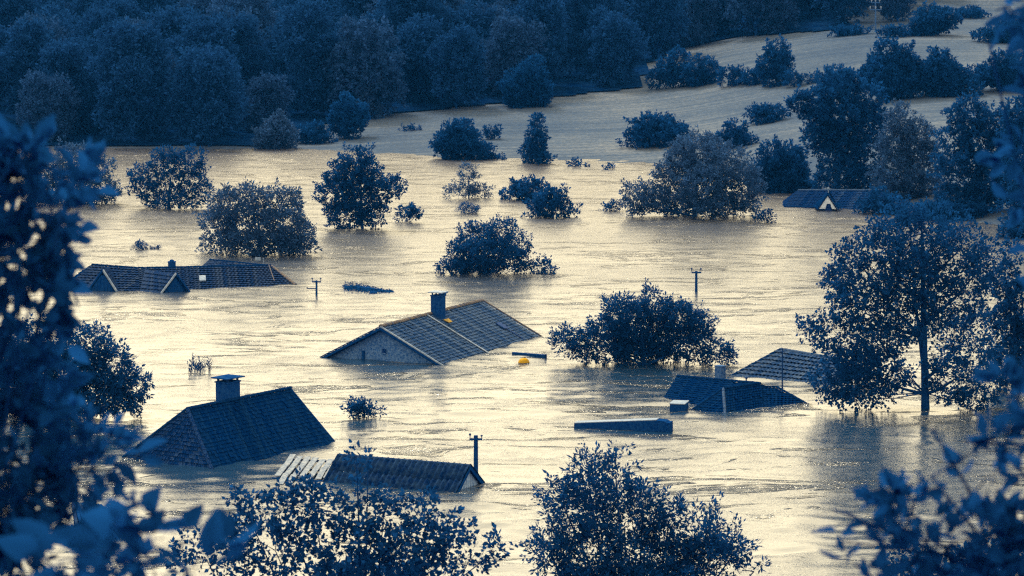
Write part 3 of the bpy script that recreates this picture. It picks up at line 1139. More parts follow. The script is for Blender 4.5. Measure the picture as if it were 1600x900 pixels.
# ---- long house with two front gables, far left ----------------------------------------------------
def long_house():
    up = np.array((0, 0, 1.0))
    dn = up * .12
    eL, eM, eR = at(98, 453.5), at(218, 454), at(462, 445.5)
    r0, r1, r2 = P(143, 414.5, eL[1] + 4.3), P(216, 420.0, 300.0), P(424, 415.8, 304.5)
    root = thing("long_tiled_house", "long low ochre-tinged tiled roof with two small front gables and a pale skylight", "house", (eL + eR) / 2)
    T = M['tile_gold']
    s = slab(root, [eL - dn, eM - dn, r1, r0], 0.12)
    tile_rows(s, eL - dn, eM - dn, r1, r0, 0.46, 0.36, T, 0.06, 0.12, 41)
    s2 = slab(root, [eM - dn, eR - dn, r2, r1], 0.12)
    tile_rows(s2, eM - dn, eR - dn, r2, r1, 0.46, 0.36, T, 0.06, 0.12, 42)
    bL, bM, bR = r0 + (-2.6, 4.5, -r0[2] - .1), r1 + (0, 4.8, -r1[2] - .1), r2 + (0.5, 4.0, -r2[2] - .1)
    for q in ([bM, bL, r0, r1], [bR, bM, r1, r2], [bL, eL - dn, r0], [eR - dn, bR, r2]):
        sb = slab(root, q, 0.12)
        tile_rows(sb, q[0], q[1], q[2], q[-1], 0.42, 0.34, M['tile_dark'], 0.05, 0.07, 43)
    for a, b, sd in ((r0, r1, 1), (r1, r2, 2)):
        ridge_caps(s, a + up * .05, b + up * .05, 0.14, 0.4, M['tile_dark'], jig=.03, seed=sd)
    ridge_caps(s2, eR + up * .05, r2 + up * .05, 0.13, 0.4, M['ridge_gold'], seed=6)
    MB().bar(lerp(r2, r1, 0.02) + up * .16, lerp(lerp(r2, r1, 0.02), lerp(eR, eM, 0.13), 0.8) + up * .12, 0.07, 0.04).build("snow_guard", M['ridge_gold'], root)

    def gablet(xl, yl, xr, yr, xa, ya, Yf, xb, yb, lefteave):
        gl, gr = at(xl, yl), at(xr, yr)
        ap = P(xa, ya, Yf)
        bk = P(xb, yb, Yf + 4.0)
        gr = gr - dn
        gl = gl - dn
        le = lefteave - dn
        w1 = slab(root, [le, gl, ap, bk], 0.10)
        tile_rows(w1, le, gl, ap, bk, 0.46, 0.36, T, 0.06, 0.12, 51)
        re = gr + (bk - ap) * 0.9
        re[2] = -.12
        w2 = slab(root, [gr, re, bk, ap], 0.10)
        tile_rows(w2, gr, re, bk, ap, 0.40, 0.34, T, 0.05, 0.07, 52)
        bo = np.array((0.0, 0.22, 0.0))
        g = np.array(gr) - gl
        k = 9
        for i in range(k):
            f0, f1 = i / k, (i + .94) / k

            def tp(f):
                return max(0.02, (1 - abs(2 * f - 1)) * (ap[2] + .1) - .14)
            a, b = gl + g * f0 + bo, gl + g * f1 + bo
            MB().prism([a - up, b - up, b + up * tp(f1), a + up * tp(f0)], (0, 0.06 + 0.02 * (i % 2), 0)).build("gable_board", M['dark_wood'], root)
        return gl, gr, ap

    gl, gr, ap = gablet(137, 454.5, 183, 456, 161, 423.5, 295.6, 170, 418.5, at(128, 453))
    MB().bar(gr + (0, -.05, .12), ap + (0, -.05, .1), 0.10, 0.17).build("bargeboard", M['trim'], root)
    MB().bar(gl + (0, -.05, .12), ap + (0, -.05, .1), 0.10, 0.14).build("bargeboard", M['dark_trim'], root)
    gl, gr, ap = gablet(252, 458, 297, 456, 275.6, 428.5, 294.2, 228, 421.5, at(219, 455.5))
    MB().bar(gl + (0, -.05, .12), ap + (0, -.05, .1), 0.10, 0.15).build("bargeboard", M['trim'], root)
    MB().bar(gr + (0, -.05, .12), ap + (0, -.05, .1), 0.10, 0.14).build("bargeboard", M['dark_trim'], root)
    # skylight lying in the slope
    n = slope_normal(eM, eR, r1)
    c0 = lerp(lerp(eM, eR, 0.405), lerp(r1, r2, 0.47), 0.42)
    dd = lerp(r1, r2, 0.47) - lerp(eM, eR, 0.405)
    dd = dd / np.linalg.norm(dd)
    ll = (eR - eM) / np.linalg.norm(eR - eM)
    sk = MB().box(c0 + n * .13, ll * .30, dd * .62, n * .05).build("skylight", M['pale_metal'], root)
    MB().box(c0 + n * .185, ll * .24, dd * .55, n * .006).build("pane", M['pale_metal'], sk)
    cc = P(268.5, 410, 301.8)
    chimney(root, cc, cc[2], 0.8, (0.33, 0, 0), (0, 0.3, 0), M['chim'], cap=None)
    MB().lathe((cc[0], cc[1], cc[2] + .085), [(.22, 0), (.20, .12), (.10, .18), (.05, .2)], 8).build("chimney_pot", M['chim'], root)
    # rear wing
    a, b = P(327.5, 406.5, 308), P(418, 415.5, 306.5)
    e0, e1 = P(312, 420, 305.8), P(425, 421, 304.8)
    w = slab(root, [e0, e1, b, a], 0.12)
    tile_rows(w, e0, e1, b, a, 0.42, 0.34, T, 0.05, 0.07, 61)
    f0, f1 = a + (-2.0, 4, -a[2] - .1), b + (1, 4, -b[2] - .1)
    slab(root, [f1, f0, a, b], 0.12)
    slab(root, [f0, e0, a], 0.12)
    ridge_caps(w, a + up * .04, b + up * .04, 0.12, 0.4, M['tile_dark'], seed=8)


long_house()


# ---- far house with the white dormer ---------------------------------------------------------------
def far_house():
    up = np.array((0, 0, 1.0))
    dn = up * .12
    A, B = at(1226, 323.5), at(1392, 329)
    R1, R2 = P(1247, 297.5, A[1] + 3.6), P(1378, 297.5, B[1] + 5.5)
    root = thing("dormer_house", "far low tiled roof with a steep white dormer under the bank trees", "house", (A + B) / 2)
    s = slab(root, [A - dn, B - dn, R2, R1], 0.12)
    tile_rows(s, A - dn, B - dn, R2, R1, 0.4, 0.36, M['tile_speckled'], 0.05, 0.06, 71)
    C, D = R1 + (-1.5, 4, -R1[2] - .1), R2 + (1.0, 4, -R2[2] - .1)
    slab(root, [D, C, R1, R2], 0.12)
    h = slab(root, [C, A - dn, R1], 0.12)
    tile_rows(h, C, A - dn, R1, R1, 0.4, 0.36, M['tile_speckled'], 0.05, 0.06, 72)
    ridge_caps(s, R1 + up * .04, R2 + up * .04, 0.13, 0.42, M['tile_grey'], seed=8)
    Yf = A[1] - 5.2
    MB().bar(A + (-.1, -.1, .10), A + (4.0, -1.4, .10), 0.12, 0.16).build("gutter", M['dark_trim'], root)
    gl, gr, ap = P(1277, 326.5, Yf), P(1310, 327.5, Yf), P(1293.5, 302, Yf)
    bk = P(1295, 299.5, Yf + 5)
    w1 = slab(root, [gl + (-.2, 3.0, 0), gl, ap, bk], 0.1)
    w2 = slab(root, [gr, gr + (.2, 3.0, 0), bk, ap], 0.1)
    tile_rows(w1, gl + (-.2, 3.0, 0), gl, ap, bk, .4, .36, M['tile_dark'], .05, .06, 73)
    tile_rows(w2, gr, gr + (.2, 3.0, 0), bk, ap, .4, .36, M['tile_dark'], .05, .06, 74)
    bo = np.array((0, .12, 0))
    z0 = gl[2]
    # white front built round the dark opening
    ol, orr, ot = P(1289.6, 327, Yf), P(1300, 327, Yf), 0.85
    for nm, poly in (("dormer_front", [gl + bo, (ol[0], Yf + .12, z0), (ol[0] + .18, Yf + .12, ot), tuple(ap + bo - (0, 0, .1))]),
                     ("dormer_front", [(orr[0], Yf + .12, z0), gr + bo, tuple(ap + bo - (0, 0, .1)), (orr[0] - .18, Yf + .12, ot)]),
                     ("dormer_front", [(ol[0] + .18, Yf + .12, ot), (orr[0] - .18, Yf + .12, ot), tuple(ap + bo - (0, 0, .1))])):
        MB().prism(poly, (0, .08, 0)).build(nm, M['white'], root)
    MB().box(((ol[0] + orr[0]) / 2, Yf + .3, .3), (.42, 0, 0), (0, .03, 0), (0, 0, .6)).build("dormer_window", M['glass'], root)
    MB().bar(gl + (-.05, -.03, 0), ap + (0, -.03, .04), .10, .16).build("bargeboard", M['dark_trim'], root)
    MB().bar(gr + (.05, -.03, 0), ap + (0, -.03, .04), .10, .16).build("bargeboard", M['dark_trim'], root)
    f = ap + (0.05, 0, .08)
    MB().lathe(f, [(.05, 0), (.04, .35), (.13, .45), (.10, .58), (.02, .66)], 8).build("finial", M['pale_metal'], root)


far_house()


# ---- hut roof glimpsed bottom left ------------------------------------------------------------------
def hut():
    up = np.array((0, 0, 1.0))
    A, B = at(120, 846), at(226, 842)
    R1, R2 = P(112, 786, 182.5), P(158, 790, 181.5)
    root = thing("slatted_hut_roof", "small slatted hut roof glimpsed between blurred leaves at bottom left", "hut", (A + B) / 2)
    sl = slab(root, [A - up * .1, B - up * .1, R2, R1], 0.1)
    rng = random.Random(2)
    n = slope_normal(A, B, R1)
    for k in range(12):
        t = (k + .5) / 12
        MB().bar(lerp(A, B, t) + n * .06 - up * .1, lerp(R1, R2, t) + n * .06, 0.16, 0.05 + rng.uniform(0, .03), n).build("slat", M['asbestos' if k % 3 == 0 else 'dark_wood'], sl)
    C, D = R1 + (0, 3, -R1[2] - .2), R2 + (1.5, 2.6, -R2[2] - .2)
    slab(root, [D, C, R1, R2], .1)
    slab(root, [B - up * .1, D, R2], .1)


hut()


# ------------------------------------------------------------------ floating and standing things
def floating():
    up = np.array((0, 0, 1.0))
    # long wedge
    a, b = at(897, 668.5), at(1046, 676)
    d = b - a
    q = np.array((-d[1], d[0], 0))
    q = q / np.linalg.norm(q) * 0.9
    root = thing("floating_roof_edge", "long dark wedge of torn roof edge floating flat on open water", "debris", (a + b) / 2)
    za, zb = 0.30, 0.78
    s = [a - up * .3, b - up * .3, b + up * (zb - .12), lerp(a, b, .97) + up * (zb - .14), lerp(a, b, .95) + up * (zb - .04), lerp(a, b, .86) + up * zb, a + up * za]
    MB().prism(s, q).build("board", M['dark_wood'], root)
    MB().prism([a + up * (za + .003), lerp(a, b, .86) + up * (zb + .003), lerp(a, b, .86) + up * (zb + .05), a + up * (za + .05)], q * 0.98).build("edge_strip", M['pale_metal'], root)
    # box
    c = at(1058, 643)
    root = thing("floating_box", "small dark box with pale lid floating beside the low hipped roof", "box", c)
    x, y = np.array((.50, -.12, 0)), np.array((.18, .75, 0))
    MB().box(c + y + up * .14, x, y, up * .36).build("body", M['dark_wood'], root)
    MB().box(c + y + up * .535, x * 1.08, y * 1.06, up * .03).build("lid", M['pale_metal'], root)
    # yellow float
    c = at(818.5, 567)
    root = thing("yellow_float", "yellow rounded float bobbing next to the middle house", "buoy", c)
    MB().lathe(c + (0, .3, -.2), [(.28, -.1), (.40, .05), (.43, .20), (.40, .33), (.32, .44), (.20, .52), (.06, .55)], 18).build("shell", M['yellow'], root, True)
    MB().lathe(c + (0, .3, .02), [(.432, -.03), (.45, 0), (.432, .03)], 18).build("rim", M['yellow'], root, True)
    MB().tube([c + (-.07, .3, .3), c + (-.05, .3, .42), c + (.05, .3, .42), c + (.07, .3, .3)], .02, 5).build("lifting_eye", M['metal'], root)
    # beam behind it
    a, b = at(801, 558.5), at(852, 562)
    root = thing("floating_beam", "dark beam with a bracket at one end floating behind the yellow float", "beam", (a + b) / 2)
    MB().bar(a + (0, .9, .16), b + (0, .9, .13), .3, .26).build("timber", M['dark_wood'], root)
    MB().bar(b + (0.05, .6, .34), b + (0.05, .6, -.4), .16, .16, (0, 1, 0)).build("bracket", M['metal'], root)
    # utility poles
    def pole(px, yb, yt, Y, arm, label, pins, stub=None, r=.13, ya=None):
        b = at(px, yb) if Y is None else np.array((P(px, yb, Y)[0], Y, 0))
        t = P(px, yt, b[1])
        root = thing("utility_pole", label, "pole", b, "flooded utility poles")
        MB().tube([b - up * 2, t], [r * 1.1, r * .9], 10).build("shaft", M['dark_wood'], root)
        za = t - up * (.12 if ya is None else ya)
        MB().bar(za - (arm, .10, 0), za + (arm, -.10, 0), .12, .12).build("crossarm", M['dark_wood'], root)
        for x, h in pins:
            MB().lathe(za + (x, 0, .06), [(.025, 0), (.025, h * .5), (.07, h * .55), (.075, h * .85), (.03, h)], 8).build("insulator", M['metal'], root)
        if stub:
            MB().bar(t - up * stub[1], t - up * stub[1] + (stub[0], 0, .02), .06, .08).build("bracket", M['metal'], root)
            MB().bar(t - up * stub[1] + (stub[0], 0, -.02), t - up * stub[1] + (stub[0], 0, .16), .07, .07, (0, 1, 0)).build("bracket_end", M['metal'], root)
    pole(743.5, 732, 680.5, 200.5, .40, "short-armed wooden pole rising right behind the corrugated shed roof", [(-.36, .3), (.36, .2)], r=.15, ya=.22)
    pole(1088, 456, 423.5, None, .44, "two-pinned pole with a crossarm standing alone right of midstream", [(-.42, .36), (.42, .36)])
    pole(494.5, 461, 438, None, .40, "leftmost half-drowned pole with crossarm and side bracket", [(-.38, .3), (.38, .3)], (-.85, .75), r=.10)
    # small signs of drowned things beside the long house
    c = at(403, 410)
    MBs = MB().box(c + (0, 0, .35), (.28, 0, 0), (0, .04, 0), (0, 0, .16)).bar(c + (0, .06, -.5), c + (0, .06, .3), .06, .06, (1, 0, 0))
    solo("drowned_sign", MBs, M['pale_metal'], "tiny pale panel on a stub sticking up behind the long tiled roof", "sign", c)
    c = at(411.5, 411)
    solo("marker_stake", MB().tube([c - up * .5, c + up * .42], [.045, .035], 6).tube([c + up * .42, c + up * .5], [.07, .07], 6), M['pale_metal'], "thin pale stake beside the tiny panel behind the long roof", "stake", c)
    # little dark floats
    for i, (px, py, w, lab) in enumerate([(583, 458, .38, "small dark log drifting below the floating weed mat"), (691, 460, .40, "rounded dark lump drifting beyond the middle chimney"), (1225, 321, .2, "dark scrap floating off the far dormer house")]):
        c = at(px, py)
        rng = random.Random(i)
        prof = [(w * .5, -.12), (w * (.95 + rng.random() * .1), .0), (w * .85, .10), (w * .45, .19), (w * .1, .22)]
        solo("driftwood", MB().lathe(c, prof, 9).tube([c + (w * .4, 0, .08), c + (w * 1.3, .2, .14)], [.08, .04], 5), M['dark_wood'], lab, "driftwood", c, "small drifting pieces")


floating()


def field_pylon():
    b = at_ground(1368, 50)
    up = np.array((0, 0, 1.0))
    t = P(1368, -6, b[1])
    root = thing("field_power_pole", "tall thin power pole with paired crossarms at the upper field edge", "pole", b)
    MB().tube([b - up, t], [.16, .12], 8).build("shaft", M['brick'], root)
    for py, hw in ((4, .75), (15, 1.0)):
        c = P(1368, py, b[1])
        MB().bar(c - (hw, 0, 0), c + (hw, 0, 0), .16, .18).build("crossarm", M['brick'], root)
        for s in (-1, 0, 1):
            MB().lathe(c + (hw * .9 * s, -.12, .09), [(.05, 0), (.05, .2), (.12, .22), (.12, .4), (.05, .46)], 8).build("insulator", M['pale_metal'], root)


field_pylon()

# ------------------------------------------------------------------ trees and bushes
bush("poplar_tree", "tallest tree in the water, airy round-leaved crown over one dark trunk, right", "tree", (1250, 310, 1560, 640), 0, 101,
     spec=[(1440, 365, 62, 50), (1380, 385, 45, 42), (1500, 390, 45, 55), (1335, 400, 32, 36), (1315, 445, 38, 40), (1420, 440, 70, 55),
           (1495, 460, 50, 50), (1350, 480, 55, 40), (1290, 520, 40, 34), (1375, 530, 60, 45), (1330, 570, 58, 34), (1440, 500, 40, 40),
           (1510, 530, 46, 50), (1495, 590, 50, 40), (1530, 622, 36, 14), (1345, 622, 60, 14), (1375, 590, 50, 36), (1300, 600, 40, 22), (1420, 330, 26, 20), (1540, 410, 22, 40)],
     gy=640, bx=1447, top_at=tuple(P(1440, 345, 226)), dens=4.3, leaf=0.21, ratio=0.8, per=18, spread=0.29, r0=0.34, n_twig=120, shell=0.35)
bush("tree", "slim tree at the right edge beside the tallest tree", "tree", (1545, 375, 1625, 600), 0, 102,
     spec=[(1580, 400, 18, 24), (1572, 440, 24, 26), (1598, 470, 40, 40), (1570, 510, 32, 40), (1610, 540, 40, 50), (1575, 570, 40, 40)],
     gy=606, dens=5.42, leaf=0.26, ratio=0.7, r0=0.2)
bush("silvery_tree", "broad pale-crowned willow-like tree in the far water, right of centre", "tree", (972, 205, 1195, 342), 0, 103, mat='leaf_pale',  # silvery leaf colour also carries the sunlit look of this crown
     spec=[(1095, 240, 48, 36), (1065, 262, 34, 30), (1135, 262, 42, 36), (1040, 275, 24, 24), (1165, 290, 30, 32), (1100, 295, 55, 40), (1010, 308, 38, 26), (1060, 318, 45, 22), (1130, 322, 45, 18), (1000, 320, 22, 16), (1175, 322, 16, 12)],
     gy=340, dens=5.92, leaf=0.28, ratio=0.5, spread=.3, r0=.3)
bush("tree", "upright dark leafy tree in the far water with a side branch to the right", "tree", (500, 230, 633, 360), 0, 104,
     spec=[(560, 255, 28, 24), (535, 270, 24, 24), (580, 275, 24, 26), (520, 300, 22, 28), (555, 305, 36, 34), (590, 300, 20, 22), (615, 292, 18, 15), (540, 338, 36, 22), (585, 335, 20, 24)],
     gy=358, dens=6.41, leaf=0.26, ratio=.65, r0=.22)
bush("tree", "spreading three-lobed tree with gaps of bright water through it, far left water", "tree", (195, 232, 330, 327), 0, 105,
     spec=[(255, 252, 24, 20), (295, 258, 32, 24), (225, 282, 28, 22), (270, 285, 22, 22), (308, 290, 22, 22), (240, 308, 24, 16), (280, 313, 40, 12)],
     gy=326, dens=5.17, leaf=0.27, ratio=.55, r0=.24, shell=.4)
bush("tree", "wide feathery willow standing in water behind the long tiled roof", "tree", (313, 290, 493, 400), 0, 106, mat='leaf_pale',
     spec=[(350, 320, 24, 26), (395, 312, 30, 24), (440, 318, 30, 26), (340, 350, 28, 28), (390, 350, 40, 34), (440, 355, 40, 34), (470, 370, 22, 24), (345, 382, 32, 18), (400, 382, 60, 18), (460, 385, 32, 14)],
     gy=398, dens=6.15, leaf=0.30, ratio=.42, spread=.3, r0=.28)
bush("tree", "round dark tree mid-river above the middle house", "tree", (682, 342, 830, 430), 0, 107,
     spec=[(780, 362, 22, 22), (745, 372, 26, 22), (805, 385, 22, 22), (765, 395, 40, 30), (725, 398, 26, 24), (800, 412, 26, 18), (740, 418, 40, 14), (705, 420, 22, 9)],
     gy=428, dens=7.39, leaf=0.24, ratio=.5, r0=.2)
bush("bush", "small sprig poking up right of the round dark mid-river tree", "bush", (830, 404, 867, 428), 3, 108, r0=.05, leaf=.26)
bush("tree", "wide ragged tree over its own reflection right of the middle house", "tree", (862, 453, 1152, 575), 0, 109,
     spec=[(1020, 480, 34, 24), (970, 490, 32, 26), (1065, 500, 36, 26), (1000, 515, 55, 38), (1055, 535, 50, 34), (960, 535, 40, 32), (890, 535, 24, 20), (910, 548, 26, 18), (1000, 552, 60, 20), (1120, 553, 30, 17), (1090, 515, 26, 20), (935, 520, 16, 20)],
     gy=570, dens=6.66, leaf=0.225, ratio=.5, r0=.24)
bush("bush", "left twin of the two dark bushes out in the far water", "bush", (780, 277, 860, 312), 5, 110, leaf=.34)
bush("bush", "right, nearer and rounder of the two touching dark bushes in the far water", "bush", (825, 285, 898, 340), 5, 111, leaf=.32)
bush("bush", "wispy pale-twigged bush in the far water below the field bush", "bush", (692, 258, 772, 310), 0, 112, dens=3.21, mat='leaf_pale',
     spec=[(732, 285, 18, 22), (715, 297, 20, 12), (750, 298, 18, 10), (733, 266, 10, 10)], leaf=.34, ratio=.3, n_twig=90, r0=.12)
bush("bush", "tiny bush in the water right of the upright dark tree", "bush", (620, 322, 660, 347), 4, 113, leaf=.3, r0=.05)
bush("bush", "low tuft of weeds just under the wispy bush", "bush", (715, 322, 748, 334), 3, 114, leaf=.26, ratio=.3, r0=.04)
bush("bush", "low dark tuft alone in the left water above the long tiled roof", "bush", (203, 376, 255, 390), 5, 115, leaf=.24, ratio=.3, r0=.03, spread=.14, up=.1,
     spec=[(215, 386, 9, 4), (225, 384, 10, 5), (236, 386, 10, 3), (247, 388, 8, 2)])
bush("bush", "short bush with a small wake above the corrugated shed", "bush", (538, 622, 580, 655), 4, 116, leaf=.26, ratio=.4, r0=.05, up=.9)
bush("bush", "creeping sprig at the foot of the short bush above the corrugated shed", "bush", (574, 640, 595, 654), 2, 117, leaf=.2, r0=.03)
bush("bush", "tiny sprig left of the broad pale willow-like tree", "bush", (940, 317, 972, 330), 3, 118, leaf=.28, r0=.04)
bush("bush", "tiny sprig just right of the broad pale willow-like tree", "bush", (1180, 332, 1210, 348), 3, 119, leaf=.28, r0=.04)
bush("bush", "leafy tangle at the foot of the white dormer", "bush", (1282, 315, 1312, 329), 3, 120, leaf=.26, r0=.04)
bush("bush", "low weeds at the far waterline right of the conical tree", "bush", (882, 253, 915, 261), 4, 121, leaf=.3, r0=.03)
bush("bush", "smallest weed tuft at the far waterline right of centre", "bush", (938, 259, 960, 265), 3, 122, leaf=.3, r0=.03)
bush("tree", "dense dark tree in left water behind blurred leaves, level with middle house", "tree", (-60, 500, 242, 655), 0, 123,
     spec=[(130, 545, 45, 38), (170, 575, 45, 40), (90, 580, 60, 50), (205, 605, 32, 32), (150, 620, 60, 30), (40, 560, 60, 60), (80, 625, 70, 30), (0, 600, 60, 50)],
     gy=652, dens=6.41, leaf=0.26, ratio=.45, r0=.26, up=-.3)
bush("tree", "pale-leaved tree in far left water beside blurred leaves", "tree", (60, 228, 190, 322), 0, 124, mat='leaf_pale',
     spec=[(150, 265, 30, 26), (120, 250, 34, 24), (165, 295, 24, 22), (110, 290, 40, 30), (70, 280, 40, 36), (140, 310, 40, 12)],
     gy=320, dens=5.17, leaf=.34, ratio=.45, r0=.22)


def reeds(px0, px1, yt, yb, n, name, label, seed, h=1.0, lean=.22):
    rng = random.Random(seed)
    b = at((px0 + px1) / 2, yb)
    root = thing(name, label, "reeds", b)
    hm = P((px0 + px1) / 2, yt, b[1])[2]
    ws = (px1 - px0) * b[1] / F
    for i in range(n):
        x = b[0] + (rng.random() - .5) * ws
        y = b[1] + rng.uniform(-1.2, 1.2)
        hh = hm * rng.uniform(.3, 1.05)
        tip = (x + rng.gauss(0, lean), y + rng.gauss(0, lean), hh)
        vs = MB().tube([(x, y, -.3), (x + .02, y, hh * .5), tip], [.018, .016, .008], 4)
        for k in range(9):
            z = hh * rng.uniform(.05, .9)
            dx = rng.choice((-1, 1)) * rng.uniform(.1, .22)
            vs.add([(x, y, z), (x + dx * .5, y + .06, z + .14), (x + dx, y, z + .2), (x + dx * .5, y - .03, z + .07)], [(0, 1, 2, 3)])
        vs.build("stem", M['leaf'], root)


reeds(296, 330, 555, 580, 24, "reed_clump", "upright reed clump alone in the water above the wide covered chimney", 3)


def weed_mat(x0, y0, x1, y1, label, seed):
    a, b = at(x0, y0 + 3), at(x1, y1)
    rng = np.random.default_rng(seed)
    n = 900
    t = rng.random(n)
    wd = 0.2 + 1.2 * (1 - t) ** 0.7
    pos = a[None] * (1 - t[:, None]) + b[None] * t[:, None]
    pos[:, 1] += rng.normal(0, 1, n) * wd
    pos[:, 2] = rng.random(n) * (.05 + .20 * np.sin(np.pi * np.minimum(t * 1.4 + .12, 1)) ** 1.5)
    dr = rng.standard_normal((n, 3)) * np.array([1, 1, .35])
    ln = rng.uniform(.2, .45, n)
    o0 = (a + b) / 2
    V, fi, lt = leaf_geometry(pos - o0, dr, ln, ln * .3, rng)
    root = thing("floating_weed_mat", label, "debris", o0)
    link(bpy.data.objects.new("stalks", np_mesh("stalks", V, fi.ravel(), lt, M['leaf'])), root)
    MB().tube([a + (0.2, .2, -.02), lerp(a, b, .5) + (0, 0, .1), b], [.14, .16, .05], 6).build("branch", M['bark'], root)


weed_mat(537, 446, 612, 456, "long dark mat of weeds drifting above the middle house", 8)

# --- bushes and trees on the far fields --------------------------------------------------------
L = dict(onland=True)
bush("tree", "big round bush at the far waterline below the stubble field", "bush", (672, 180, 762, 252), 7, 201, onland=False, gy=249, leaf=.36, dens=7.89)
bush("bush", "low bush tucked right of the big round waterline bush", "bush", (742, 230, 786, 252), 4, 202, gy=250, leaf=.34)
bush("bush", "small dark bush on the field behind the big round one", "bush", (753, 198, 783, 218), 3, 203, leaf=.34, **L)
bush("conical_tree", "lone conical tree at the far waterline", "tree", (812, 190, 868, 258), 7, 204, shape='cone', gy=256, leaf=.34, dens=7.39, up=.6)
bush("bush", "faint low scrub patch on the field left of the big round bush", "bush", (622, 196, 660, 205), 3, 205, leaf=.3, dens=3.94, **L)
bush("hedge_bush", "long low bush cluster on the stubble field behind the broad pale tree", "bush", (972, 178, 1085, 228), 8, 206, leaf=.36, dens=7.39, **L)
bush("hedge_bush", "short oblong bush alone on the right-hand stubble slope", "bush", (1163, 163, 1226, 192), 5, 207, leaf=.36, dens=7.39, **L)
bush("tree", "dark tree peeking over the broad pale tree's right shoulder", "tree", (1112, 186, 1180, 232), 5, 208, leaf=.36, **L)
bush("tree", "bushy dark tree between the broad pale tree and the bank trees", "tree", (1165, 218, 1270, 302), 8, 209, gy=300, leaf=.36, dens=7.39)
bush("hedge_bush", "low hedge at the foot of the bank trees behind the dormer house", "hedge", (1195, 268, 1275, 303), 6, 210, gy=301, leaf=.36, dens=7.39)
bush("bank_tree", "tallest broad bank tree overhanging the right-hand fields", "tree", (1228, 105, 1388, 312), 0, 211, gy=306,
     spec=[(1310, 130, 42, 26), (1345, 155, 36, 30), (1275, 160, 40, 26), (1315, 180, 62, 36), (1250, 165, 20, 12), (1360, 195, 30, 34), (1300, 220, 46, 36), (1345, 240, 44, 36), (1310, 275, 44, 34), (1360, 285, 36, 30), (1278, 205, 20, 22)],
     leaf=.38, dens=6.90, r0=.4, **L)
bush("bank_tree", "pale feathery bank tree right of the tallest broad one", "tree", (1370, 165, 1475, 320), 0, 212, gy=312, mat='leaf_pale',
     spec=[(1405, 190, 26, 24), (1430, 215, 36, 28), (1395, 230, 30, 34), (1445, 255, 36, 34), (1405, 275, 40, 34), (1450, 300, 44, 24), (1395, 305, 36, 18)],
     leaf=.36, dens=6.41, ratio=.4, r0=.3, **L)
bush("bank_tree", "dark square-topped bank tree near the right edge", "tree", (1462, 150, 1600, 345), 0, 213, gy=330,
     spec=[(1510, 180, 36, 28), (1555, 195, 36, 28), (1490, 215, 28, 34), (1540, 235, 50, 38), (1585, 230, 30, 45), (1500, 270, 42, 40), (1560, 290, 52, 40), (1520, 312, 50, 24)],
     leaf=.38, dens=6.90, r0=.4, **L)
bush("bank_tree", "dark bank tree cut by the right edge above the waterline", "tree", (1560, 130, 1680, 350), 0, 214, gy=345,
     spec=[(1600, 190, 40, 50), (1640, 170, 40, 45), (1610, 260, 44, 50), (1650, 250, 44, 60), (1600, 320, 40, 34), (1650, 320, 40, 40)],
     leaf=.36, dens=6.41, r0=.4, **L)
bush("bush", "low waterside bush below the bank trees", "bush", (1340, 300, 1420, 340), 5, 215, gy=335, leaf=.36)
bush("bush", "dark waterside bush behind the tallest tree's crown", "bush", (1420, 305, 1545, 350), 7, 216, gy=342, leaf=.36)
bush("bush", "low bush at the water's edge by the right border", "bush", (1552, 340, 1640, 374), 5, 217, gy=371, leaf=.32)
bush("tree", "upright oval hedgerow tree on the upper field edge", "tree", (1183, 62, 1242, 133), 8, 220, spec=[(1213, 84, 22, 19), (1206, 102, 24, 22), (1222, 104, 20, 24), (1212, 120, 26, 16)], leaf=.42, dens=8.38, **L)
bush("hedge_bush", "rounded hedge tree left of the upper field", "bush", (1072, 88, 1126, 135), 5, 221, spec=[(1085, 112, 20, 22), (1105, 108, 22, 20), (1100, 124, 28, 14)], leaf=.4, dens=7.89, **L)
bush("hedge_bush", "taller hedge tree at the upper field's left corner", "bush", (1020, 74, 1085, 137), 6, 222, spec=[(1060, 96, 22, 20), (1042, 112, 24, 22), (1066, 120, 24, 18), (1030, 124, 18, 14)], leaf=.4, dens=7.89, **L)
bush("hedge_bush", "small hedge bush left of the oval hedgerow tree", "bush", (1128, 106, 1170, 134), 4, 223, spec=[(1142, 120, 18, 14), (1158, 124, 16, 11)], leaf=.38, dens=7.89, **L)
bush("hedge_bush", "low hedge link touching the oval hedgerow tree's left foot", "bush", (1160, 112, 1196, 134), 3, 224, spec=[(1172, 122, 16, 12), (1188, 122, 14, 13)], leaf=.38, dens=7.89, **L)
bush("hedge_bush", "low hedge running right from the oval hedgerow tree", "hedge", (1230, 117, 1278, 133), 4, 225, spec=[(1240, 124, 16, 9), (1262, 126, 16, 8)], leaf=.36, dens=7.39, **L)
bush("tree", "small round tree top over the tallest bank tree", "tree", (1283, 104, 1335, 140), 4, 226, leaf=.38, dens=7.39, **L)
bush("tree", "massive rounded dark tree between upper and lower right fields", "tree", (1343, 55, 1445, 155), 9, 227, leaf=.42, dens=8.38, **L)
bush("tree", "flat-topped tree joined to the massive rounded one's right side", "tree", (1432, 60, 1505, 150), 7, 228, leaf=.42, dens=7.39, **L)
bush("hedge_bush", "long dark hedge between the two right-hand fields", "hedge", (1425, 92, 1530, 150), 8, 229, leaf=.4, dens=7.89, **L)
bush("hedge_bush", "hedge end meeting the right border between the fields", "hedge", (1515, 80, 1640, 142), 8, 230, leaf=.4, dens=7.89, **L)
bush("hedge_bush", "thin hedge strip across the topmost right field", "hedge", (1480, 14, 1545, 28), 6, 231, leaf=.4, dens=7.39, **L)
bush("tree", "clump of trees at the wood's end beside the power pole", "tree", (1415, 8, 1500, 55), 8, 232, leaf=.42, dens=7.89, **L)
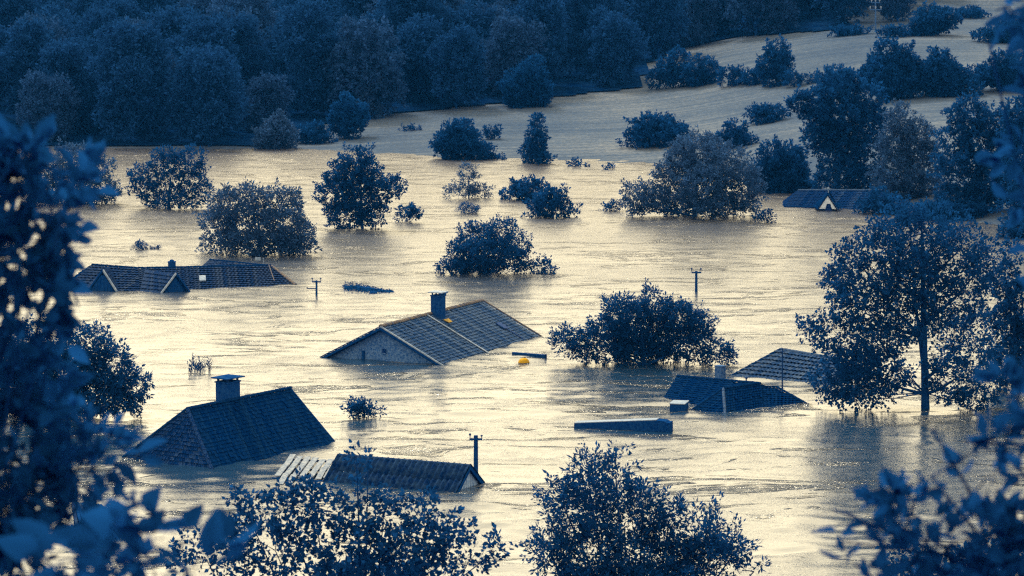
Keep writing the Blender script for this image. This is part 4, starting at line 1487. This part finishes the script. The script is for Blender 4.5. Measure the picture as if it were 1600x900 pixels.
bush("hedge_bush", "low hedge along the upper field's crest left of the power pole", "hedge", (1290, 40, 1362, 56), 6, 233, leaf=.38, dens=6.41, **L)
bush("hedge_bush", "low hedge along the upper field's crest right of the power pole", "hedge", (1374, 40, 1425, 58), 5, 234, leaf=.38, dens=6.41, **L)
bush("tree", "trees in the top right corner between two pale strips of field", "tree", (1520, 32, 1640, 66), 8, 235, leaf=.42, dens=7.39, **L)
bush("tree", "tree on the point of the far wood nearest the field's left tip", "tree", (512, 150, 578, 216), 7, 240, leaf=.4, dens=7.89, **L)
bush("bush", "pale sunlit bush leaning over the water at the wood's end", "bush", (398, 178, 464, 236), 7, 241, mat='leaf_pale', gy=233, leaf=.36, dens=7.39)  # sunlight on this bush is put into its paler leaf colour
bush("bush", "low scrub at the waterline between wood and field tip", "bush", (455, 196, 520, 224), 5, 242, leaf=.38, dens=7.39, **L)
bush("tree", "rounded tree standing forward of the wood onto the stubble field", "tree", (780, 84, 862, 168), 8, 243, leaf=.44, dens=7.89, **L)
bush("tree", "pale slender tree at the wood's foot above the field's left end", "tree", (552, 108, 600, 188), 7, 244, shape='tall', mat='leaf_pale', leaf=.4, dens=7.39, **L)


# --- the wood across the water: individual trees that share eight crowns -------------------------
def wood():
    rng = np.random.default_rng(42)
    protos = []
    for k in range(8):
        r = np.random.default_rng(500 + k)
        Hh = r.uniform(13, 17)
        R = r.uniform(5.8, 7.4)
        lob = []
        for i in range(22):
            a = r.uniform(0, 6.28)
            v = r.random()
            rad = R * (0.62 * math.sin(math.pi * (0.18 + 0.72 * v)) ** 0.7) * math.sqrt(r.uniform(.3, 1))
            q = r.uniform(.26, .40) * R
            lob.append((rad * math.cos(a), rad * math.sin(a), Hh * (0.10 + 0.80 * v), q, q, q * r.uniform(.75, 1.0)))
        me, c, li = crown_mesh("crown", lob, M['leaf_far'] if k % 4 else M['leaf_hazel'], 700 + k, leaf=.52, dens=5.66, per=16, spread=.42, shell=.55)
        mb = limb_mesh((0, 0, -.6), lob, (c, li), r, .28, 10)
        tm = bpy.data.meshes.new("trunk")
        tm.from_pydata(mb.v, [], mb.f)
        tm.materials.append(M['bark'])
        protos.append((me, tm))
    bx = [-400, 0, 455, 462, 570, 780, 1012, 1022, 1070, 1150, 1290, 1440, 1441, 1700]
    by = [229, 229, 229, 205, 184, 164, 138, 100, 76, 60, 50, 36, 2, 2]
    pts = []
    tries = 0
    while tries < 40000 and len(pts) < 298:
        tries += 1
        y = 468 + 270 * rng.random() ** 0.9
        x = rng.uniform(-1, 1) * (y * 0.157 + 8)
        z = float(ground(x, y))
        px, py = proj((x, y, z))
        if py > np.interp(px, bx, by) - 1:
            continue
        if px < 460 and y < np.interp(x, SHX, SHY) + 1.5:
            continue
        if any((x - a) ** 2 + (y - b) ** 2 < 58 for a, b, _ in pts):
            continue
        pts.append((x, y, z))
    for i, (x, y, z) in enumerate(sorted(pts, key=lambda p: p[1])):
        kp = int(rng.integers(0, 8))
        me, tm = protos[kp]
        s = rng.uniform(.72, 1.12)
        if y < 500:
            s *= .92
        px, py = proj((x, y, z))
        if kp % 4 == 0:
            lab, grp = "paler greyish tree standing out among the dark crowns of the far wood", "paler trees of the far wood"
        elif y < np.interp(x, SHX, SHY) + 14:
            lab, grp = "dark rounded tree in the front row of the wood at the far waterline", "front row of the wood at the waterline"
        elif py > np.interp(px, bx, by) - 10:
            lab, grp = "dark rounded tree on the wood's edge along the stubble fields", "edge of the wood along the fields"
        else:
            lab, grp = "dense dark tree packed deep in the wood across the water", "trees deep in the wood across the water"
        root = thing("forest_tree", lab, "tree", (x, y, z), grp)
        root.rotation_euler = (0, 0, rng.uniform(0, 6.28))
        root.scale = (s * rng.uniform(.9, 1.1), s * rng.uniform(.9, 1.1), s)
        link(bpy.data.objects.new("crown", me), root)
        link(bpy.data.objects.new("trunk", tm), root)
    # dark floor of the wood
    xs = np.arange(-150, 60, 1.8)
    ys = np.arange(468, 760, 1.8)
    X, Yg = np.meshgrid(xs, ys)
    Z = ground(X, Yg)
    V = np.stack([X, Yg, Z + 0.25], -1).reshape(-1, 3)
    pp = np.stack(proj(V.T), -1)
    ins = (pp[:, 1] < np.interp(pp[:, 0], bx, by) - 2) & (Z.ravel() > 0.05)
    nx = len(xs)
    i = np.arange((len(ys) - 1) * nx).reshape(-1, nx)[:, :-1].ravel()
    f = np.stack([i, i + 1, i + 1 + nx, i + nx], -1)
    f = f[ins[f].all(1)]
    o = bpy.data.objects.new("forest_floor", np_mesh("forest_floor", V, f.ravel(), np.full(len(f), 4), M['soil'], True))
    link(o)["kind"] = "structure"


wood()


# --- foreground growth on the near bank ----------------------------------------------------------
def near_tree(name, label, cat, base, spec, Y, seed, **kw):
    lob = px_lobes(spec, Y, seed)
    b = (base[0], base[1], float(bank(base[0], base[1])))
    kw.setdefault('ratio', .55)
    return plant(name, label, cat, b, lob, M[kw.pop('mat', 'leaf_near')], seed, **kw)


near_tree("bank_shrub", "leafy tree top at the bottom edge, right of centre, in focus", "tree", (P(990, 900, 120)[0], 120),
          [(918, 745, 22, 30), (962, 742, 20, 28), (880, 790, 34, 36), (940, 795, 56, 44), (1005, 790, 30, 34), (1045, 815, 34, 38), (1105, 830, 28, 32), (860, 862, 34, 40), (930, 868, 70, 50), (1030, 880, 80, 46), (1110, 875, 46, 40), (1150, 860, 18, 24), (1178, 893, 20, 9), (980, 940, 130, 60)],
          120, 301, leaf=.20, dens=5.78, per=26, spread=.26, r0=.2, ratio=.38, mat='leaf', up=.55)
near_tree("bank_shrub", "ragged round-leaved shrub along the bottom edge, left of centre", "shrub", (P(560, 900, 85)[0], 85),
          [(385, 800, 26, 30), (440, 785, 30, 28), (490, 790, 46, 44), (560, 775, 26, 34), (600, 800, 40, 38), (655, 795, 26, 34), (700, 830, 36, 34), (430, 860, 60, 50), (540, 860, 80, 50), (640, 870, 80, 45), (735, 872, 34, 30), (365, 850, 30, 40), (557, 716, 10, 8), (575, 722, 9, 8), (320, 870, 50, 40), (560, 920, 180, 40), (775, 860, 16, 18)],
          85, 302, leaf=.145, dens=4.25, per=16, spread=.17, r0=.1, ratio=.72, shell=.3, mat='leaf', up=.5)
near_tree("bank_shrub", "low shrub at the bottom right under the blurred branches", "shrub", (P(1480, 900, 90)[0], 90),
          [(1412, 868, 16, 28), (1490, 885, 36, 22), (1550, 880, 50, 40), (1440, 900, 60, 22), (1580, 900, 60, 40)],
          90, 303, leaf=.17, dens=4.42, per=14, spread=.17, r0=.1, ratio=.6, mat='leaf')
near_tree("foreground_tree", "blurred dark tree filling the left edge close to the camera", "tree", (-3.4, 15.5),
          [(60, 215, 22, 26), (20, 260, 40, 40), (100, 268, 26, 26), (40, 320, 50, 50), (95, 340, 28, 34), (25, 400, 50, 60), (75, 430, 34, 34), (112, 372, 14, 24), (100, 410, 18, 20), (30, 500, 56, 60), (88, 475, 28, 28), (30, 600, 70, 60), (60, 680, 66, 55), (110, 730, 50, 50), (30, 780, 90, 80), (150, 690, 30, 24), (150, 800, 40, 40), (60, 870, 110, 60), (190, 870, 44, 32), (-60, 350, 70, 160), (-60, 650, 80, 200), (-180, 450, 120, 250), (-200, 800, 130, 200)],
          15.5, 304, leaf=.115, dens=3.7, per=7, spread=.06, r0=.05, shape=LEAF8, shell=.2, n_twig=120, ratio=.55, fill=.5, top_at=(-3.6, 15.7, 34.6))
near_tree("foreground_sapling", "few large blurred leaves low at the left between tree and shrub", "shrub", (P(265, 900, 12.5)[0], 12.5),
          [(240, 812, 22, 20), (285, 835, 24, 18), (215, 855, 34, 24), (300, 880, 46, 22), (240, 895, 70, 26), (120, 870, 80, 36), (180, 895, 90, 30), (340, 895, 40, 18)],
          12.5, 305, leaf=.15, dens=3.23, per=4, spread=.05, r0=.015, shape=LEAF8, shell=.2, n_twig=20, ratio=.6)
near_tree("foreground_tree", "blurred dark tree with reaching branches at the right edge close to the camera", "tree", (3.3, 14.5),
          [(1595, 560, 22, 30), (1590, 630, 30, 30), (1570, 700, 34, 34), (1508, 690, 22, 20), (1455, 745, 32, 24), (1520, 770, 46, 34), (1425, 800, 46, 24), (1365, 825, 30, 16), (1310, 845, 15, 15), (1560, 830, 56, 40), (1480, 855, 56, 34), (1405, 872, 46, 20), (1590, 880, 60, 46), (1650, 700, 50, 180), (1335, 880, 24, 11), (1720, 500, 80, 250), (1720, 850, 90, 150), (1602, 470, 14, 26), (1455, 668, 13, 12), (1302, 795, 10, 10)],
          14.5, 306, leaf=.115, dens=2.9, per=6, spread=.05, r0=.05, shape=LEAF8, shell=.2, n_twig=110, ratio=.58, top_at=(3.5, 14.6, 34.2))
near_tree("foreground_bough", "blurred hanging bough in the top right corner", "tree", (3.9, 17.5),
          [(1575, 10, 28, 16), (1604, 45, 22, 26), (1545, 66, 14, 10), (1608, 140, 12, 26), (1606, 230, 16, 40), (1650, 100, 50, 120), (1610, 310, 12, 26), (1710, 300, 80, 200), (1700, 60, 90, 120)],
          17.5, 307, leaf=.12, dens=3.91, per=6, spread=.05, r0=.05, shape=LEAF8, shell=.2, n_twig=60, ratio=.58, top_at=(4.1, 17.6, 36.5))

# ------------------------------------------------------------------ blue haze added to lift the dark tones to navy
hz, hnt, hb = mat_new("blue_lift_haze")
hnt.nodes.remove(hb)
hv = hnt.nodes.new("ShaderNodeVolumePrincipled")
hv.inputs["Color"].default_value = (0.02, 0.24, 0.92, 1)
hv.inputs["Density"].default_value = 0.00009
hnt.links.new(hv.outputs[0], hnt.nodes["Material Output"].inputs["Volume"])
haze = MB().box((0, 440, 14), (470, 0, 0), (0, 530, 0), (0, 0, 46)).build("haze", hz)
haze["kind"] = "stuff"
haze["label"] = "thin blue haze added over the whole valley to lift its dark tones"
